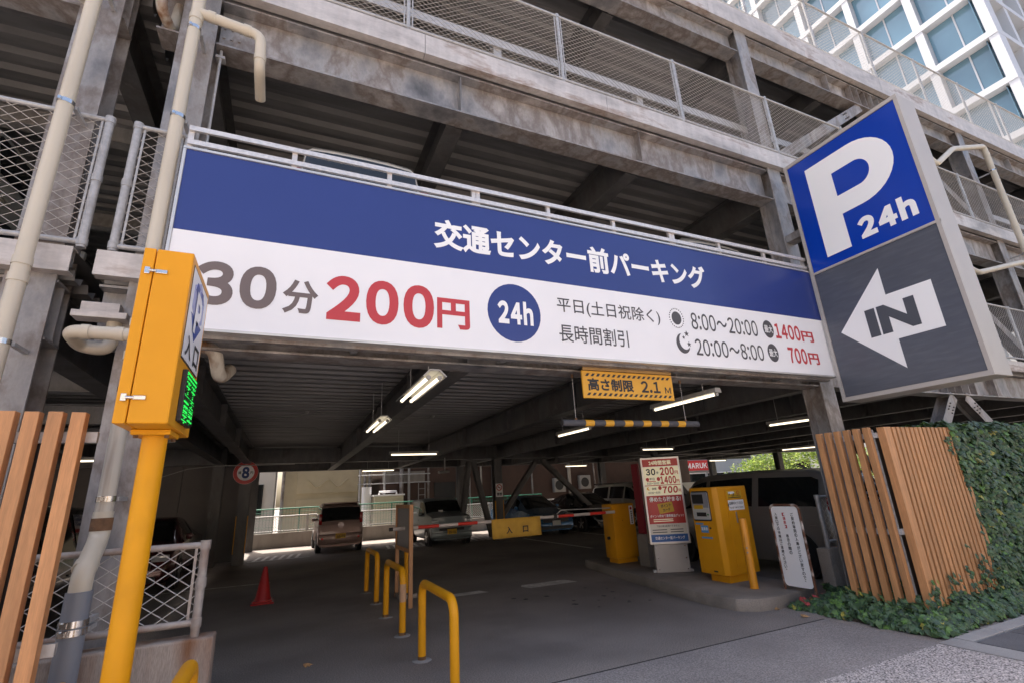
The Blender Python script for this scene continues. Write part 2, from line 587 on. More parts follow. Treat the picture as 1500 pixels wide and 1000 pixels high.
# ================================================================== PARKING GARAGE
XC = [-1.13, 7.20, 14.9, 22.6]                      # columns along the front
XB = [-1.13, 1.6, 4.35, 7.20, 9.75, 12.3, 14.9, 17.5, 20.0, 22.6]
YF, YM, YB = 4.5, 17.3, 21.7
LV = [(3.60, 3.38, 2.86), (6.94, 6.64, 6.02), (10.18, 9.74, 9.20)]      # slab top, slab bottom, beam bottom
X0, X1 = -1.50, 26.0
gar = thing('parking_garage', 'grey steel-framed multi-storey car park behind the blue and white banner', 'car park', (7, 12, 0))
roof_top = LV[2][0]
for x in XC:
    for y, top in ((YF, LV[2][1]), (YM, LV[2][1]), (YB, LV[2][1])):
        w = .30
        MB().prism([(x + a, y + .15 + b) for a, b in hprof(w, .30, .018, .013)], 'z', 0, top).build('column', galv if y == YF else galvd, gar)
for li, (zt, zs, zb) in enumerate(LV):
    # front girder between the columns, in I section, with stiffeners
    for a, b in zip(XC[:-1], XC[1:]):
        fb = MB().prism([(YF + .15 + u, (zs + zb) / 2 - .02 + v) for u, v in hprof(.26, zs - zb - .04, .02, .012)], 'x', a + .152, b - .152).build('front_beam', galv, gar)
        for xs_ in XB:
            if a + .3 < xs_ < b - .3:
                MB().box(xs_ - .006, xs_ + .006, YF + .03, YF + .14, zb + .022, zs - .062).build('stiffener', galv, fb)
        for k in range(3):
            x_ = a + .19 + .07 * k
            for q in range(4):
                zz = zb + .1 + q * (zs - zb - .26) / 3
                MB().cyl((x_, YF + .143, zz), (x_, YF + .13, zz), .014, 6).build('bolt', galv, fb)
    if li != 1:
        for x_ in (10.55, 10.8, 11.05, 11.3, 11.55):
            MB().box(x_ - .006, x_ + .006, YF + .03, YF + .14, zb + .022, zs - .062).build('stiffener', galv, gar)
    MB().prism([(YF + .15 + u, (zs + zb) / 2 - .02 + v) for u, v in hprof(.26, zs - zb - .04, .02, .012)], 'x', X0 + .03, XC[0] - .152).build('front_beam', galv, gar)
    for y in (YM, YB):
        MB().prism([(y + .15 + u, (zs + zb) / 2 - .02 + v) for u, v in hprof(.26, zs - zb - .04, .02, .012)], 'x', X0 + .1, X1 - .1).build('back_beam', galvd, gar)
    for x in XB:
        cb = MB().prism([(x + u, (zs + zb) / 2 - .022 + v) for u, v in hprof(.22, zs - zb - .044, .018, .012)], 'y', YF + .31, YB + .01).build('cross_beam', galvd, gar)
        for yy in (6.9, 9.6, 12.6):
            MB().box(x - .105, x + .105, yy, yy + .012, zb + .02, zs - .064).build('stiffener', galvd, cb)
    # ribbed steel deck, ribs along the front
    prof_ = []
    y = YF + .02
    while y < YB + .5:
        prof_ += [(y, zs + .075), (y + .06, zs + .075), (y + .09, zs + .002), (y + .21, zs + .002), (y + .24, zs + .075)]
        y += .30
    if li < 3:
        pts = prof_ + [(y, zs + .075), (y, zt - .002), (YF + .02, zt - .002)]
        dk = MB()
        n = len(pts)
        dk.add([(X0 + .03, *p) for p in pts] + [(X1, *p) for p in pts], [(i, (i + 1) % n, n + (i + 1) % n, n + i) for i in range(n)])
        dko = dk.build('ribbed_deck', deckm, gar)
        MB().box(X0 + .04, X1, YF + .03, YB + .4, zt - .001, zt + .006).build('deck_surface', asphd, gar)
    # fascia channel pieces with open joints
    xs_ = X0
    k = 0
    while xs_ < X1 - .1:
        xe = min(xs_ + 2.62, X1)
        cz = [(YF - .085, zs), (YF + .018, zs), (YF + .018, zs + .012), (YF - .073, zs + .012), (YF - .073, zt - .022), (YF + .018, zt - .022), (YF + .018, zt - .01), (YF - .085, zt - .01)]
        MB().prism(cz, 'x', xs_ + .003, xe - .003).build('fascia', galv2, gar)
        xs_ = xe
# diagonal braces in the front
def brace(p, q, w=.2, m=galv):
    p, q = Vector(p), Vector(q)
    d = (q - p).normalized()
    nrm = Vector((0, 1, 0))
    u = d.cross(nrm).normalized()
    mb = MB()
    pr = hprof(w, .2, .014, .01)
    vs = [p + u * a + nrm * b for a, b in pr] + [q + u * a + nrm * b for a, b in pr]
    n = 12
    mb.add(vs, [(i, (i + 1) % n, n + (i + 1) % n, n + i) for i in range(n)] + [tuple(range(n - 1, -1, -1)), tuple(range(n, 2 * n))])
    return mb.build('brace', m, gar)
br = [brace((7.45, YF + .15, 6.95), (10.75, YF + .15, 9.18)), brace((14.6, YF + .15, 6.95), (11.3, YF + .15, 9.18)),
      brace((10.75, YF + .15, 2.84), (7.9, YF + .15, .1)), brace((11.15, YF + .15, 2.84), (14.5, YF + .15, .1)),
      brace((7.45, YF + .15, 3.62), (10.8, YF + .15, 6.0)), brace((14.6, YF + .15, 3.62), (11.3, YF + .15, 6.0))]
for b_, (sx, sz, ex, ez) in zip(br[:4], ((7.45, 6.95, 10.75, 9.18), (14.6, 6.95, 11.3, 9.18), (10.75, 2.84, 7.9, .1), (11.15, 2.84, 14.5, .1))):
    d = Vector((ex - sx, 0, ez - sz)).normalized()
    u = Vector((-d.z, 0, d.x))
    t0 = 3.1 if sz > 3 else .25
    for k in range(3):
        for s_ in (-.05, .05):
            p = Vector((sx, YF + .05, sz)) + d * (t0 + k * .075) + u * s_
            MB().cyl(p, p + Vector((0, -.016, 0)), .015, 6).build('bolt', galvd, b_)
for p, q in (((6.15, YM + .3, 2.8), (5.75, YM + .3, .1)), ((6.3, YM + .3, 2.8), (7.0, YM + .3, .1)), ((7.4, YM + .3, .8), (9.0, YM + .3, 2.8)), ((9.2, YM + .3, 2.8), (11.4, YM + .3, .8)),
             ((22.4, 12, .1), (19.8, 12, 2.8)), ((14.9, 15, .1), (12.6, 15, 2.8))):
    brace(p, q, .18, galvd)
# yellow corner guards on the columns
for x, y in ((-1.13, YM), (7.2, YM), (14.9, YM)):
    for s_ in (-1, 1):
        MB().box(x + s_ * .152 - .012, x + s_ * .152 + .012, y - .006, y + .05, .3, 1.35).build('corner_guard', yel, gar)

cd_ = thing('conduit', 'thin grey conduit running up beside the left column above the banner', 'conduit', (-.93, 4.6, 3.6))
MB().cyl((-.93, 4.58, 3.62), (-.93, 4.58, 6.0), .014, 8).build('pipe', zinc, cd_, smooth=40)
for z in (4.7, 5.9):
    MB().box(-.97, -.89, 4.56, 4.64, z, z + .03).build('clip', zinc, cd_)
# the neighbouring frame on the left, separated by an expansion joint
adj = thing('adjoining_garage', 'left-hand steel car park frame separated by a narrow joint from the banner side', 'car park', (-5, 12, 0))
XL = [-1.88, -6.4, -11]
for x in XL:
    for y in (YF, YM):
        MB().prism([(x + a, y + .15 + b) for a, b in hprof(.30, .30, .018, .013)], 'z', 0, LV[2][1]).build('column', galv if y == YF else galvd, adj)
for li, (zt, zs, zb) in enumerate(LV):
    MB().prism([(YF + .15 + u, (zs + zb) / 2 - .02 + v) for u, v in hprof(.26, zs - zb - .04, .02, .012)], 'x', -11.2, -1.72).build('front_beam', galv, adj)
    MB().prism([(YM + .15 + u, (zs + zb) / 2 - .02 + v) for u, v in hprof(.26, zs - zb - .04, .02, .012)], 'x', -12, -1.72).build('back_beam', galvd, adj)
    for x in (-1.88, -4.2, -6.4, -8.8, -11):
        MB().prism([(x + u, (zs + zb) / 2 - .022 + v) for u, v in hprof(.22, zs - zb - .044, .018, .012)], 'y', YF + .31, YB).build('cross_beam', galvd, adj)
    for y in (6.6, 9.0, 11.5):
        MB().prism([(y + u, zb + .15 + v) for u, v in hprof(.16, .28, .014, .01)], 'x', -11, -1.9).build('cross_beam', galvm, adj)
    pts = []
    y = YF + .02
    while y < YB:
        pts += [(y, zs + .075), (y + .06, zs + .075), (y + .09, zs + .002), (y + .21, zs + .002), (y + .24, zs + .075)]
        y += .30
    pts += [(y, zs + .075), (y, zt - .002), (YF + .02, zt - .002)]
    n = len(pts)
    MB().add([(-14, *p) for p in pts] + [(-1.66, *p) for p in pts], [(i, (i + 1) % n, n + (i + 1) % n, n + i) for i in range(n)]).build('ribbed_deck', deckm, adj)
    for a, b in ((-1.64, -4.3), (-4.3, -6.9), (-6.9, -9.5)):
        cz = [(YF - .085, zs), (YF + .018, zs), (YF + .018, zs + .012), (YF - .073, zs + .012), (YF - .073, zt - .022), (YF + .018, zt - .022), (YF + .018, zt - .01), (YF - .085, zt - .01)]
        MB().prism(cz, 'x', b + .003, a - .003).build('fascia', galv2, adj)
wallm = mat('shade_toned_panel', (.13, .115, .105), .8, 0, .12, 1.5, .1, 30)  # grey concrete panels with the left bay's shade put into the colour
for k in range(8):
    MB().box(-15.3 + k * 1.76, -15.3 + k * 1.76 + 1.74, 18.6, 18.75, 0, 3.3).build('wall_panel', wallm, adj)
# a small bearing ledge at the joint
MB().box(-1.56, -1.22, YF - .12, YF + .02, 3.02, 3.07).build('bearing_ledge', galv2, adj, bevel=.004)
MB().box(-1.52, -1.28, YF - .09, YF + .02, 3.075, 3.15).build('bearing_block', galv2, adj, bevel=.004)


# ------------------------------------------------------------------ mesh fences
def wires(mb, o, u, L_, H_, a, b, r, lift=0.):
    """two crossing families of straight wires clipped to a rectangle"""
    o, u = Vector(o), Vector(u)
    n = u.cross(Vector((0, 0, 1))).normalized()
    sl_ = b / a
    for fam in (1, -1):
        c = -H_ / sl_ if fam == 1 else 0
        c = math.floor(c / (2 * a)) * 2 * a
        end = L_ if fam == 1 else L_ + H_ / sl_
        while c < end:
            x_a, x_b = (c, c + H_ / sl_) if fam == 1 else (c - H_ / sl_, c)
            z_a, z_b = (0, H_) if fam == 1 else (H_, 0)
            t0 = max(0, (0 - x_a) / (x_b - x_a))
            t1 = min(1, (L_ - x_a) / (x_b - x_a))
            if t1 - t0 > .02:
                p = o + u * (x_a + (x_b - x_a) * t0) + Vector((0, 0, z_a + (z_b - z_a) * t0)) + n * (r * .9 * fam)
                q = o + u * (x_a + (x_b - x_a) * t1) + Vector((0, 0, z_a + (z_b - z_a) * t1)) + n * (r * .9 * fam)
                mb.tube([p, q], r, 4, False)
            c += 2 * a
    return mb


def fence(name, label, cat, p0, p1, z0, z1, posts, a=.048, b=.036, r=.0028, pr=.025, rail=.021, ext=.05, m=zinc, wm=wire_m, group=None, doubled=False, mesh_gap=.05):
    p0, p1 = Vector((*p0, 0)), Vector((*p1, 0))
    L_ = (p1 - p0).length
    u = (p1 - p0).normalized()
    n = u.cross(Vector((0, 0, 1))).normalized()
    t = thing(name, label, cat, ((p0 + p1) / 2 + Vector((0, 0, z0))), group)
    Z = Vector((0, 0, 1))
    MB().cyl(p0 + Z * z1, p1 + Z * z1, rail, 10).build('top_rail', m, t, smooth=40)
    MB().cyl(p0 + Z * z0, p1 + Z * z0, rail, 10).build('bottom_rail', m, t, smooth=40)
    for q in posts:
        po = MB().cyl(p0 + u * q + n * 0 + Z * (z0 - ext), p0 + u * q + Z * (z1 + .03), pr, 12).build('post', m, t, smooth=40)
        for zz in (z0, (z0 + z1) / 2, z1):
            MB().tube([p0 + u * q + Z * (zz - .03), p0 + u * q + Z * (zz + .03)], pr + .006, 12, True).build('clamp', m, po, smooth=40)
        for s_ in (-1, 1):
            xx = q + s_ * mesh_gap
            if 0 < xx < L_:
                MB().obox(p0 + u * xx + Z * ((z0 + z1) / 2), u, n, Z, .008, .004, (z1 - z0) / 2 - .01).build('tension_bar', m, t)
    w = wires(MB(), p0 + Z * z0, u, L_, z1 - z0, a, b, r)
    w.build('wire_mesh', wm, t, kind='stuff')
    return t


YG = YF - .03
fence('guard_fence', 'wire mesh guard fence on the deck above the banner, second deck edge', 'fence', (X0 + .1, YG), (19.6, YG), 7.02, 8.18, [.4 + 2.155 * k - .63 + .4 for k in range(0, 10)])
fence('guard_fence', 'topmost wire mesh fence along the roof deck against the office tower', 'fence', (X0 + .1, YG), (24.5, YG), 10.28, 11.62, [.5 + 2.1 * k for k in range(0, 12)])
fence('guard_fence', 'lower wire mesh fence on the first deck to the right of the P sign', 'fence', (7.4, YG), (24, YG), 3.68, 4.82, [.3 + 2.05 * k for k in range(0, 9)])
fence('guard_fence', 'coarse wire mesh guard behind the far left drainpipe with an open end post', 'fence', (-7, YG), (-1.59, YG), 3.66, 4.83, [5.38, 3.3, 1.2], .065, .045, .0028, .032, .022)
fence('guard_fence', 'short coarse mesh guard between the joint and the left end of the banner', 'fence', (-1.44, YG), (-1.03, YG), 3.66, 4.83, [.02, .40], .065, .045, .0028, .032, .022)
gz0 = mat('barrier_zinc', (.52, .50, .49), .45, .35, .12, 12, .04, 60)
for lv in (1,):
    z = LV[lv][0]
    cr = thing('crash_barrier', 'galvanised channel crash barrier behind the mesh of the deck above the banner', 'barrier', (7, YF + .3, z))
    MB().box(-1.0, 19, YF + .28, YF + .31, z + .66, z + .80).build('rail', gz0, cr)
    for k in range(8):
        MB().box(-.3 + k * 2.5, -.18 + k * 2.5, YF + .315, YF + .43, z + .01, z + .80).build('post', gz0, cr)

# ================================================================== BANNER
bn = thing('banner_sign', 'long blue and white billboard with hourly prices across the entrance', 'billboard', (3, 4.2, 2.93))
BP = Plane((0, 4.22, 0), (1, 0, 0))
BX0, BX1, BZ0, BZ1, BZM = -1.0, 7.0, 2.93, 4.54, 3.765
MB().box(BX0, BX1, 4.222, 4.30, BZ0, BZ1).build('panel_box', white, bn)
patch(BP, rpts(BX0 + .012, BX1 - .012, BZM, BZ1 - .012), navy, bn, 'blue_field', .0035, .003)
patch(BP, rpts(BX0 + .012, BX1 - .012, BZ0 + .012, BZM - .001), white, bn, 'white_field', .0035, .003)
alu = mat('aluminium_trim', (.62, .60, .57), .35, .5, .06, 6)
for bx in ((BX0 - .012, BX1 + .012, BZ1 - .01, BZ1 + .012), (BX0 - .012, BX1 + .012, BZ0 - .012, BZ0 + .01)):
    MB().box(bx[0], bx[1], 4.205, 4.31, bx[2], bx[3]).build('trim', alu, bn)
for x in (BX0, BX1):
    MB().box(x - .012, x + .01, 4.207, 4.308, BZ0 + .012, BZ1 - .012).build('trim', alu, bn)
T = lambda s, r, m, b=0., **k: text(s, BP, r, m, bn, b, lift=.006, **k)
T('交通センター前パーキング', (1.16, 4.80, 3.96, 4.30), whiteink, .034)
T('30', (-.79, -.20, 3.14, 3.52), brownink, .045)
T('分', (-.15, .13, 3.13, 3.44), brownink, .028)
T('200', (.19, 1.16, 3.10, 3.53), redink, .045)
T('円', (1.19, 1.52, 3.12, 3.43), redink, .03)
patch(BP, cpts(2.01, 3.36, .30, .315), navy, bn, 'round_badge', .0055, .002)
text('24h', BP, (1.82, 2.22, 3.23, 3.49), whiteink, bn, .05, lift=.008)
T('平日(土日祝除く)', (2.52, 3.93, 3.40, 3.60), darkink, .008)
T('長時間割引', (2.52, 3.42, 3.09, 3.29), darkink, .008)
patch(BP, cpts(4.19, 3.52, .075, .085), darkink, bn, 'sun_symbol', .0055, .002)
for k in range(24):
    a = 2 * pi * k / 24
    patch(BP, cpts(4.19 + .108 * cos(a), 3.52 + .122 * sin(a), .008, .009, 6), darkink, bn, 'sun_dot', .0055, .002)
moon = [(4.235 + .105 * cos(R(a)), 3.205 + .125 * sin(R(a))) for a in range(110, 331, 10)]
moon += [(4.265 + .085 * cos(R(a)), 3.235 + .105 * sin(R(a))) for a in range(318, 117, -10)]
patch(BP, moon, darkink, bn, 'moon_symbol', .0055, .002)
for cu, cv, r_ in ((4.255, 3.28, .025), (4.31, 3.33, .04), (4.325, 3.20, .035)):
    patch(BP, [(cu + (r_ if i % 2 == 0 else r_ * .42) * sin(pi * i / 5), cv + (r_ if i % 2 == 0 else r_ * .42) * cos(pi * i / 5)) for i in range(10)], darkink, bn, 'star_symbol', .0055, .002)
T('8:00～20:00', (4.42, 5.58, 3.40, 3.62), darkink, .012)
T('20:00～8:00', (4.42, 5.60, 3.07, 3.28), darkink, .012)
for cv, cu in ((3.525, 5.795), (3.195, 5.79)):
    patch(BP, cpts(cu, cv, .10, .125), darkink, bn, 'round_badge', .0055, .002)
    text('最大', BP, (cu - .078, cu + .078, cv - .055, cv + .055), whiteink, bn, .012, lift=.008)
T('1400', (5.92, 6.43, 3.405, 3.625), redink, .034)
T('円', (6.45, 6.70, 3.405, 3.56), redink, .03)
T('700', (6.09, 6.46, 3.075, 3.30), redink, .034)
T('円', (6.49, 6.71, 3.08, 3.245), redink, .03)
# galvanised frame rising above the banner
gz = mat('bright_galvanised', (.66, .63, .61), .45, .45, .12, 25, .04, 60)
for z in (4.625, 4.765):
    MB().box(-1.0, 7.0, 4.235, 4.262, z - .023, z + .023).build('frame_rail', gz, bn)
for k, x in enumerate([-.985, -.16, .72, 1.62, 1.67, 2.54, 3.46, 4.36, 4.41, 5.23, 6.12, 6.98]):
    MB().box(x - .022, x + .022, 4.263, 4.299, 4.556, 4.788).build('frame_post', gz, bn)
MB().box(-1.0, 7.0, 4.315, 4.40, 2.89, 2.925).build('lower_channel', galv, bn)
for x in (.45, 1.95, 2.9, 4.3, 5.3, 6.2):
    MB().box(x, x + .06, 4.36, 4.62, 2.915, 2.955).build('bracket', zinc, bn)

# ================================================================== PROJECTING P SIGN (faces left, along the street)
ps = thing('parking_sign', 'tall projecting double-panel box sign with white P and IN arrow', 'sign', (7.17, 3.37, 2.58))
SX, SY0, SY1, SZ0, SZ1, SZM = 6.97, 2.53, 4.19, 2.56, 6.37, 4.47
MB().box(SX + .01, SX + .40, SY0, SY1, SZ0, SZ1).build('housing', cream, ps, bevel=.008)
PP = Plane((SX, 0, 0), (0, -1, 0))         # u = -y
U = lambda y: -y
for z0, z1, m, nm in ((SZM + .02, SZ1 - .06, blue, 'blue_panel'), (SZ0 + .06, SZM - .02, greyp, 'slate_panel')):
    patch(PP, rpts(U(SY1 - .05), U(SY0 + .05), z0, z1), m, ps, nm, .0, .008)
for z0, z1 in ((SZ0, SZ0 + .055), (SZM - .016, SZM + .016), (SZ1 - .055, SZ1)):
    patch(PP, rpts(U(SY1), U(SY0), z0, z1), cream, ps, 'frame', .012, .024)
for y0, y1 in ((SY0, SY0 + .045), (SY1 - .045, SY1)):
    patch(PP, rpts(U(y1), U(y0), SZ0 + .056, SZ1 - .056), cream, ps, 'frame', .011, .022)
# the big P drawn as an outline with a counter
def arc(cu, cv, ru, rv, a0, a1, n=18):
    return [(cu + ru * cos(R(a0 + (a1 - a0) * i / n)), cv + rv * sin(R(a0 + (a1 - a0) * i / n))) for i in range(n + 1)]
pu0, pu1, pz0, pz1 = U(3.89), U(2.76), 4.63, 6.11
rO = .48
outer = [(pu0, pz1)] + [(a, b) for a, b in arc(pu1 - .50, pz1 - rO, .50, rO, 90, -90)] + [(pu0 + .35, pz1 - 2 * rO)]
inner = [(pu0 + .35, pz1 - .29)] + arc(pu1 - .47, pz1 - rO, .17, rO - .29, 90, -90) + [(pu0 + .35, pz1 - 2 * rO + .29)]
# P = bowl ring (quads between outer and inner) + stem
o_r = [(pu0 + .35, pz1)] + arc(pu1 - .50, pz1 - rO, .50, rO, 90, -90) + [(pu0 + .35, pz1 - 2 * rO)]
mb = MB()
nn = len(o_r)
vs = [PP.at(a, b, .004) for a, b in o_r] + [PP.at(a, b, .004) for a, b in inner]
mb.add(vs, [(i, i + 1, nn + i + 1, nn + i) for i in range(nn - 1)])
st = [PP.at(a, b, .004) for a, b in ((pu0, pz0), (pu0 + .35, pz0), (pu0 + .35, pz1 - 2 * rO), (pu0 + .35, pz1 - 2 * rO + .29), (pu0 + .35, pz1 - .29), (pu0 + .35, pz1), (pu0, pz1))]
mb.add(st, [tuple(range(7))])
mb.build('letter_p', whiteink, ps)
text('24h', PP, (U(3.40), U(2.70), 4.66, 4.98), whiteink, ps, .065, lift=.006)
arrow = [(U(3.98), 3.50), (U(3.32), 4.19), (U(3.32), 3.81), (U(2.81), 3.81), (U(2.81), 3.21), (U(3.32), 3.21), (U(3.32), 2.83)]
patch(PP, arrow, whiteink, ps, 'arrow', .004, .003)
text('IN', PP, (U(3.62), U(3.03), 3.31, 3.69), mat('slate_ink', (.07, .075, .09), .5, 0, 0), ps, .055, lift=.006, fw=False)
for z in (3.2, 5.2):
    MB().box(SX + .1, SX + .3, SY1 + .001, YF - .002, z, z + .12).build('mounting_arm', galv, ps)

# ================================================================== YELLOW ENTRANCE SIGN ON A POLE
es = thing('entrance_sign', 'yellow box sign on a pole with a green display', 'sign', (-.69, 3.32, 0))
bx0, bx1, by0, by1, bz0, bz1 = -.815, -.58, 3.0, 3.62, 2.03, 3.0
MB().box(bx0, bx0 + .055, by0, by1, bz0, bz1).build('back_shell', yelbox, es, bevel=.006)
MB().box(bx0 + .059, bx1, by0, by1, bz0, bz1).build('box', yelbox, es, bevel=.008)
MB().cyl((-.69, 3.32, 0), (-.69, 3.32, 2.02), .06, 24).build('pole', yel, es, smooth=40)
MB().box(-.78, -.6, 3.2, 3.44, 2.0, 2.028).build('mounting_plate', yel, es, bevel=.004)
for bx in (-.76, -.62):
    for by in (3.23, 3.41):
        MB().cyl((bx, by, 1.985), (bx, by, 2.0), .012, 6).build('bolt', rustm, es)
for z in (2.16, 2.86):
    lt = MB().box(bx0 + .02, bx0 + .045, by0 - .014, by0, z - .02, z + .02).build('latch', chrome, es, bevel=.003)
    MB().cyl((bx0 + .04, by0 - .012, z), (bx0 + .075, by0 - .012, z), .008, 10).build('latch_hook', chrome, lt)
    MB().box(bx0 + .07, bx0 + .125, by0 - .012, by0, z - .011, z + .011).build('latch_lever', chrome, lt, bevel=.003)
EP = Plane((bx1, 0, 0), (0, 1, 0))
patch(EP, rpts(3.05, 3.58, 2.40, 2.95), blackpl, es, 'panel_rim', .002, .004)
patch(EP, rpts(3.06, 3.57, 2.41, 2.94), white, es, 'lit_panel', .004, .004)
logo_b, logo_l = mat('logo_blue', (.004, .045, .30), .4, 0, 0), mat('logo_pale_blue', (.33, .36, .62), .4, 0, 0)
patch(EP, [(3.30, 2.935), (3.47, 2.86), (3.47, 2.72), (3.30, 2.66), (3.13, 2.72), (3.13, 2.86)], logo_l, es, 'logo_field', .006, .002)
patch(EP, [(3.13, 2.69), (3.47, 2.69), (3.30, 2.56)], logo_b, es, 'logo_field', .006, .002)
patch(EP, [(3.24, 2.83), (3.28, 2.89), (3.20, 2.90), (3.16, 2.84)], logo_b, es, 'logo_bar', .007, .002)
patch(EP, [(3.36, 2.83), (3.32, 2.89), (3.40, 2.90), (3.44, 2.84)], logo_b, es, 'logo_bar', .007, .002)
text('P', EP, (3.21, 3.40, 2.60, 2.85), white, es, .06, lift=.010)
text('入', EP, (3.10, 3.28, 2.43, 2.56), blackink, es, .03, lift=.006)
text('口', EP, (3.36, 3.52, 2.43, 2.56), blackink, es, .03, lift=.006)
dsp = MB().box(bx1, bx1 + .025, 3.16, 3.48, 2.07, 2.36).build('display', blackpl, es, bevel=.003)
led = mat('green_led', (.0, .5, .08), .4, 0, 0, emit=(.02, 1.0, .12), estr=.35)
DP = Plane((bx1 + .025, 0, 0), (0, 1, 0))
random.seed(3)
def led_rows(u0, v0, rows):
    mb = MB()
    for r_, row in enumerate(rows):
        for c_, ch in enumerate(row):
            if ch == '#':
                p = DP.at(u0 + c_ * .0125, v0 - r_ * .0125)
                mb.box(p.x, p.x + .004, p.y - .0036, p.y + .0036, p.z - .0036, p.z + .0036)
    return mb.build('led_dots', led, dsp, kind='stuff')
ku = ['#####.#####', '#...#.#...#', '#.#.#.#.#.#', '..#.....#..', '.#..###..#.', '....#.#....', '.#########.', '.....#.....', '.....#.....', '.....#.....', '###########']
sha = ['.....#.....', '###########', '.....#.....', '.#########.', '.#...#...#.', '.#########.', '.#...#...#.', '.#########.', '.....#.....', '###########', '.....#.....']
led_rows(3.175, 2.345, ku)
led_rows(3.335, 2.21, sha)
led_rows(3.175, 2.195, sha)
for k in range(10):
    MB().box(bx1 + .026, bx1 + .034, 3.165, 3.475, 2.082 + k * .027, 2.085 + k * .027).build('louvre', blackpl, dsp)
led_rows(3.335, 2.345, ku)

# ================================================================== DRAINPIPES
def elbow(p, a, b, r, n=7):
    """points of a rounded corner at p from direction a to direction b"""
    p, a, b = Vector(p), Vector(a).normalized(), Vector(b).normalized()
    return [p - a * r * (1 - t) ** 2 * 1.0 + b * r * t ** 2 for t in [i / n for i in range(n + 1)]]

def pipe(parent, pts, r, m, name='pipe', bend=.1):
    P_ = [Vector(p) for p in pts]
    path = [P_[0]]
    for i in range(1, len(P_) - 1):
        path += elbow(P_[i], P_[i] - P_[i - 1], P_[i + 1] - P_[i], bend)
    path.append(P_[-1])
    return MB().tube(path, r, 20).build(name, m, parent, smooth=50)

def collar(parent, p, d, r, h=.07, m=None, name='joint_collar'):
    p, d = Vector(p), Vector(d).normalized()
    return MB().cyl(p - d * h / 2, p + d * h / 2, r, 20).build(name, m or pvc, parent, smooth=40)

def clamp(parent, x, y, z, r, yw):
    c = MB().cyl((x, y, z - .018), (x, y, z + .018), r + .004, 20).build('clamp', chrome, parent, smooth=40)
    MB().box(x + r * .6, x + r * .6 + .03, y + r * .7, yw, z - .014, z + .014).build('clamp_bracket', zinc, c)
    MB().box(x - r * .6, x - r * .2, y - r - .014, y - r * .7, z - .014, z + .014).build('clamp_tab', chrome, c)

dp = thing('drainpipe', 'straight cream drainpipe at the far left in front of the mesh guard', 'pipe', (-1.84, 4.25, 0))
pipe(dp, [(-1.84, 4.25, 9.5), (-1.84, 4.25, .05)], .052, pvc)
for z in (3.35, 3.22, 7.2):
    collar(dp, (-1.84, 4.25, z), (0, 0, 1), .058, .06)
for z in (4.75, 6.05, 2.75):
    clamp(dp, -1.84, 4.25, z, .052, YF - .005)
d2 = thing('drainpipe', 'branched cream drainpipe beside the yellow sign with a kinked foot', 'pipe', (-1.1, 4.25, 0))
pipe(d2, [(-1.1, 4.25, 9.5), (-1.1, 4.25, 2.78)], .052, pvc)
pipe(d2, [(-1.1, 4.25, 2.78), (-1.1, 4.25, 1.62)], .050, pvcd, 'stained_pipe')
pipe(d2, [(-1.1, 4.25, 1.62), (-1.1, 4.25, 1.45), (-1.08, 4.0, 1.27), (-1.08, 4.0, 1.15)], .056, pvc, 'kink', .07)
pipe(d2, [(-1.08, 4.0, 1.17), (-1.08, 4.0, .02)], .066, pvcg, 'grey_sleeve')
MB().cyl((-1.1, 4.25, 1.50), (-1.1, 4.25, 1.58), .060, 20).build('rusted_collar', rustm, d2, smooth=40)
for z in (2.95, 2.70, 6.55, 6.42, 5.98):
    collar(d2, (-1.1, 4.25, z), (0, 0, 1), .058, .06)
collar(d2, (-1.09, 4.06, 1.30), (0, -.7, -.6), .063, .05)
for z in (4.85, 5.85, 2.45, 1.70):
    clamp(d2, -1.1, 4.25, z, .052, YF - .005)
clamp(d2, -1.08, 4.0, 1.0, .068, 4.18)
clamp(d2, -1.08, 4.0, .955, .068, 4.18)
pipe(d2, [(-1.1, 4.25, 6.06), (-.56, 4.25, 6.0), (-.54, 4.25, 5.62), (-.54, 4.6, 5.55)], .048, pvc, 'branch', .09)
for p, d in (((-.98, 4.25, 6.05), (1, 0, -.1)), ((-.68, 4.25, 6.015), (1, 0, -.1)), ((-.545, 4.25, 5.72), (0, 0, 1))):
    collar(d2, p, d, .054, .06)
pipe(d2, [(-1.1, 4.25, 6.55), (-1.7, 4.25, 6.62), (-1.7, 4.6, 6.62)], .048, pvc, 'branch', .09)
pipe(d2, [(-1.1, 4.25, 2.86), (-1.50, 4.25, 2.86), (-1.50, 4.5, 2.82), (-1.32, 4.5, 2.80), (-1.32, 4.5, 3.02)], .048, pvc, 'branch', .08)
for p, d in (((-1.2, 4.25, 2.86), (1, 0, 0)), ((-1.40, 4.25, 2.86), (1, 0, 0))):
    collar(d2, p, d, .054, .05)
d3 = thing('drainpipe', 'cream elbow stub hanging under the deck beside the banner corner', 'pipe', (-.66, 4.6, 2.8))
pipe(d3, [(-1.05, 4.6, 2.93), (-.64, 4.6, 2.90), (-.60, 4.75, 2.66), (-.55, 4.95, 2.80)], .055, pvcd, 'pipe', .1)
collar(d3, (-.72, 4.6, 2.905), (1, 0, -.1), .061, .05, pvcd)
d4 = thing('drainpipe', 'pair of short cream bends high above the far left pipe', 'pipe', (-2.3, 4.3, 6))
pipe(d4, [(-2.2, 4.62, 6.7), (-2.15, 4.35, 6.25), (-2.05, 4.35, 6.05), (-1.95, 4.65, 6.1), (-1.95, 4.65, 6.5)], .05, pvcd, 'pipe', .1)
d6 = thing('drainpipe', 'short cream bend hanging between the two left drainpipes', 'pipe', (-1.45, 4.5, 6))
pipe(d6, [(-1.45, 4.38, 6.8), (-1.42, 4.38, 6.12), (-1.36, 4.6, 6.08), (-1.36, 4.68, 6.5)], .048, pvcd, 'pipe', .1)
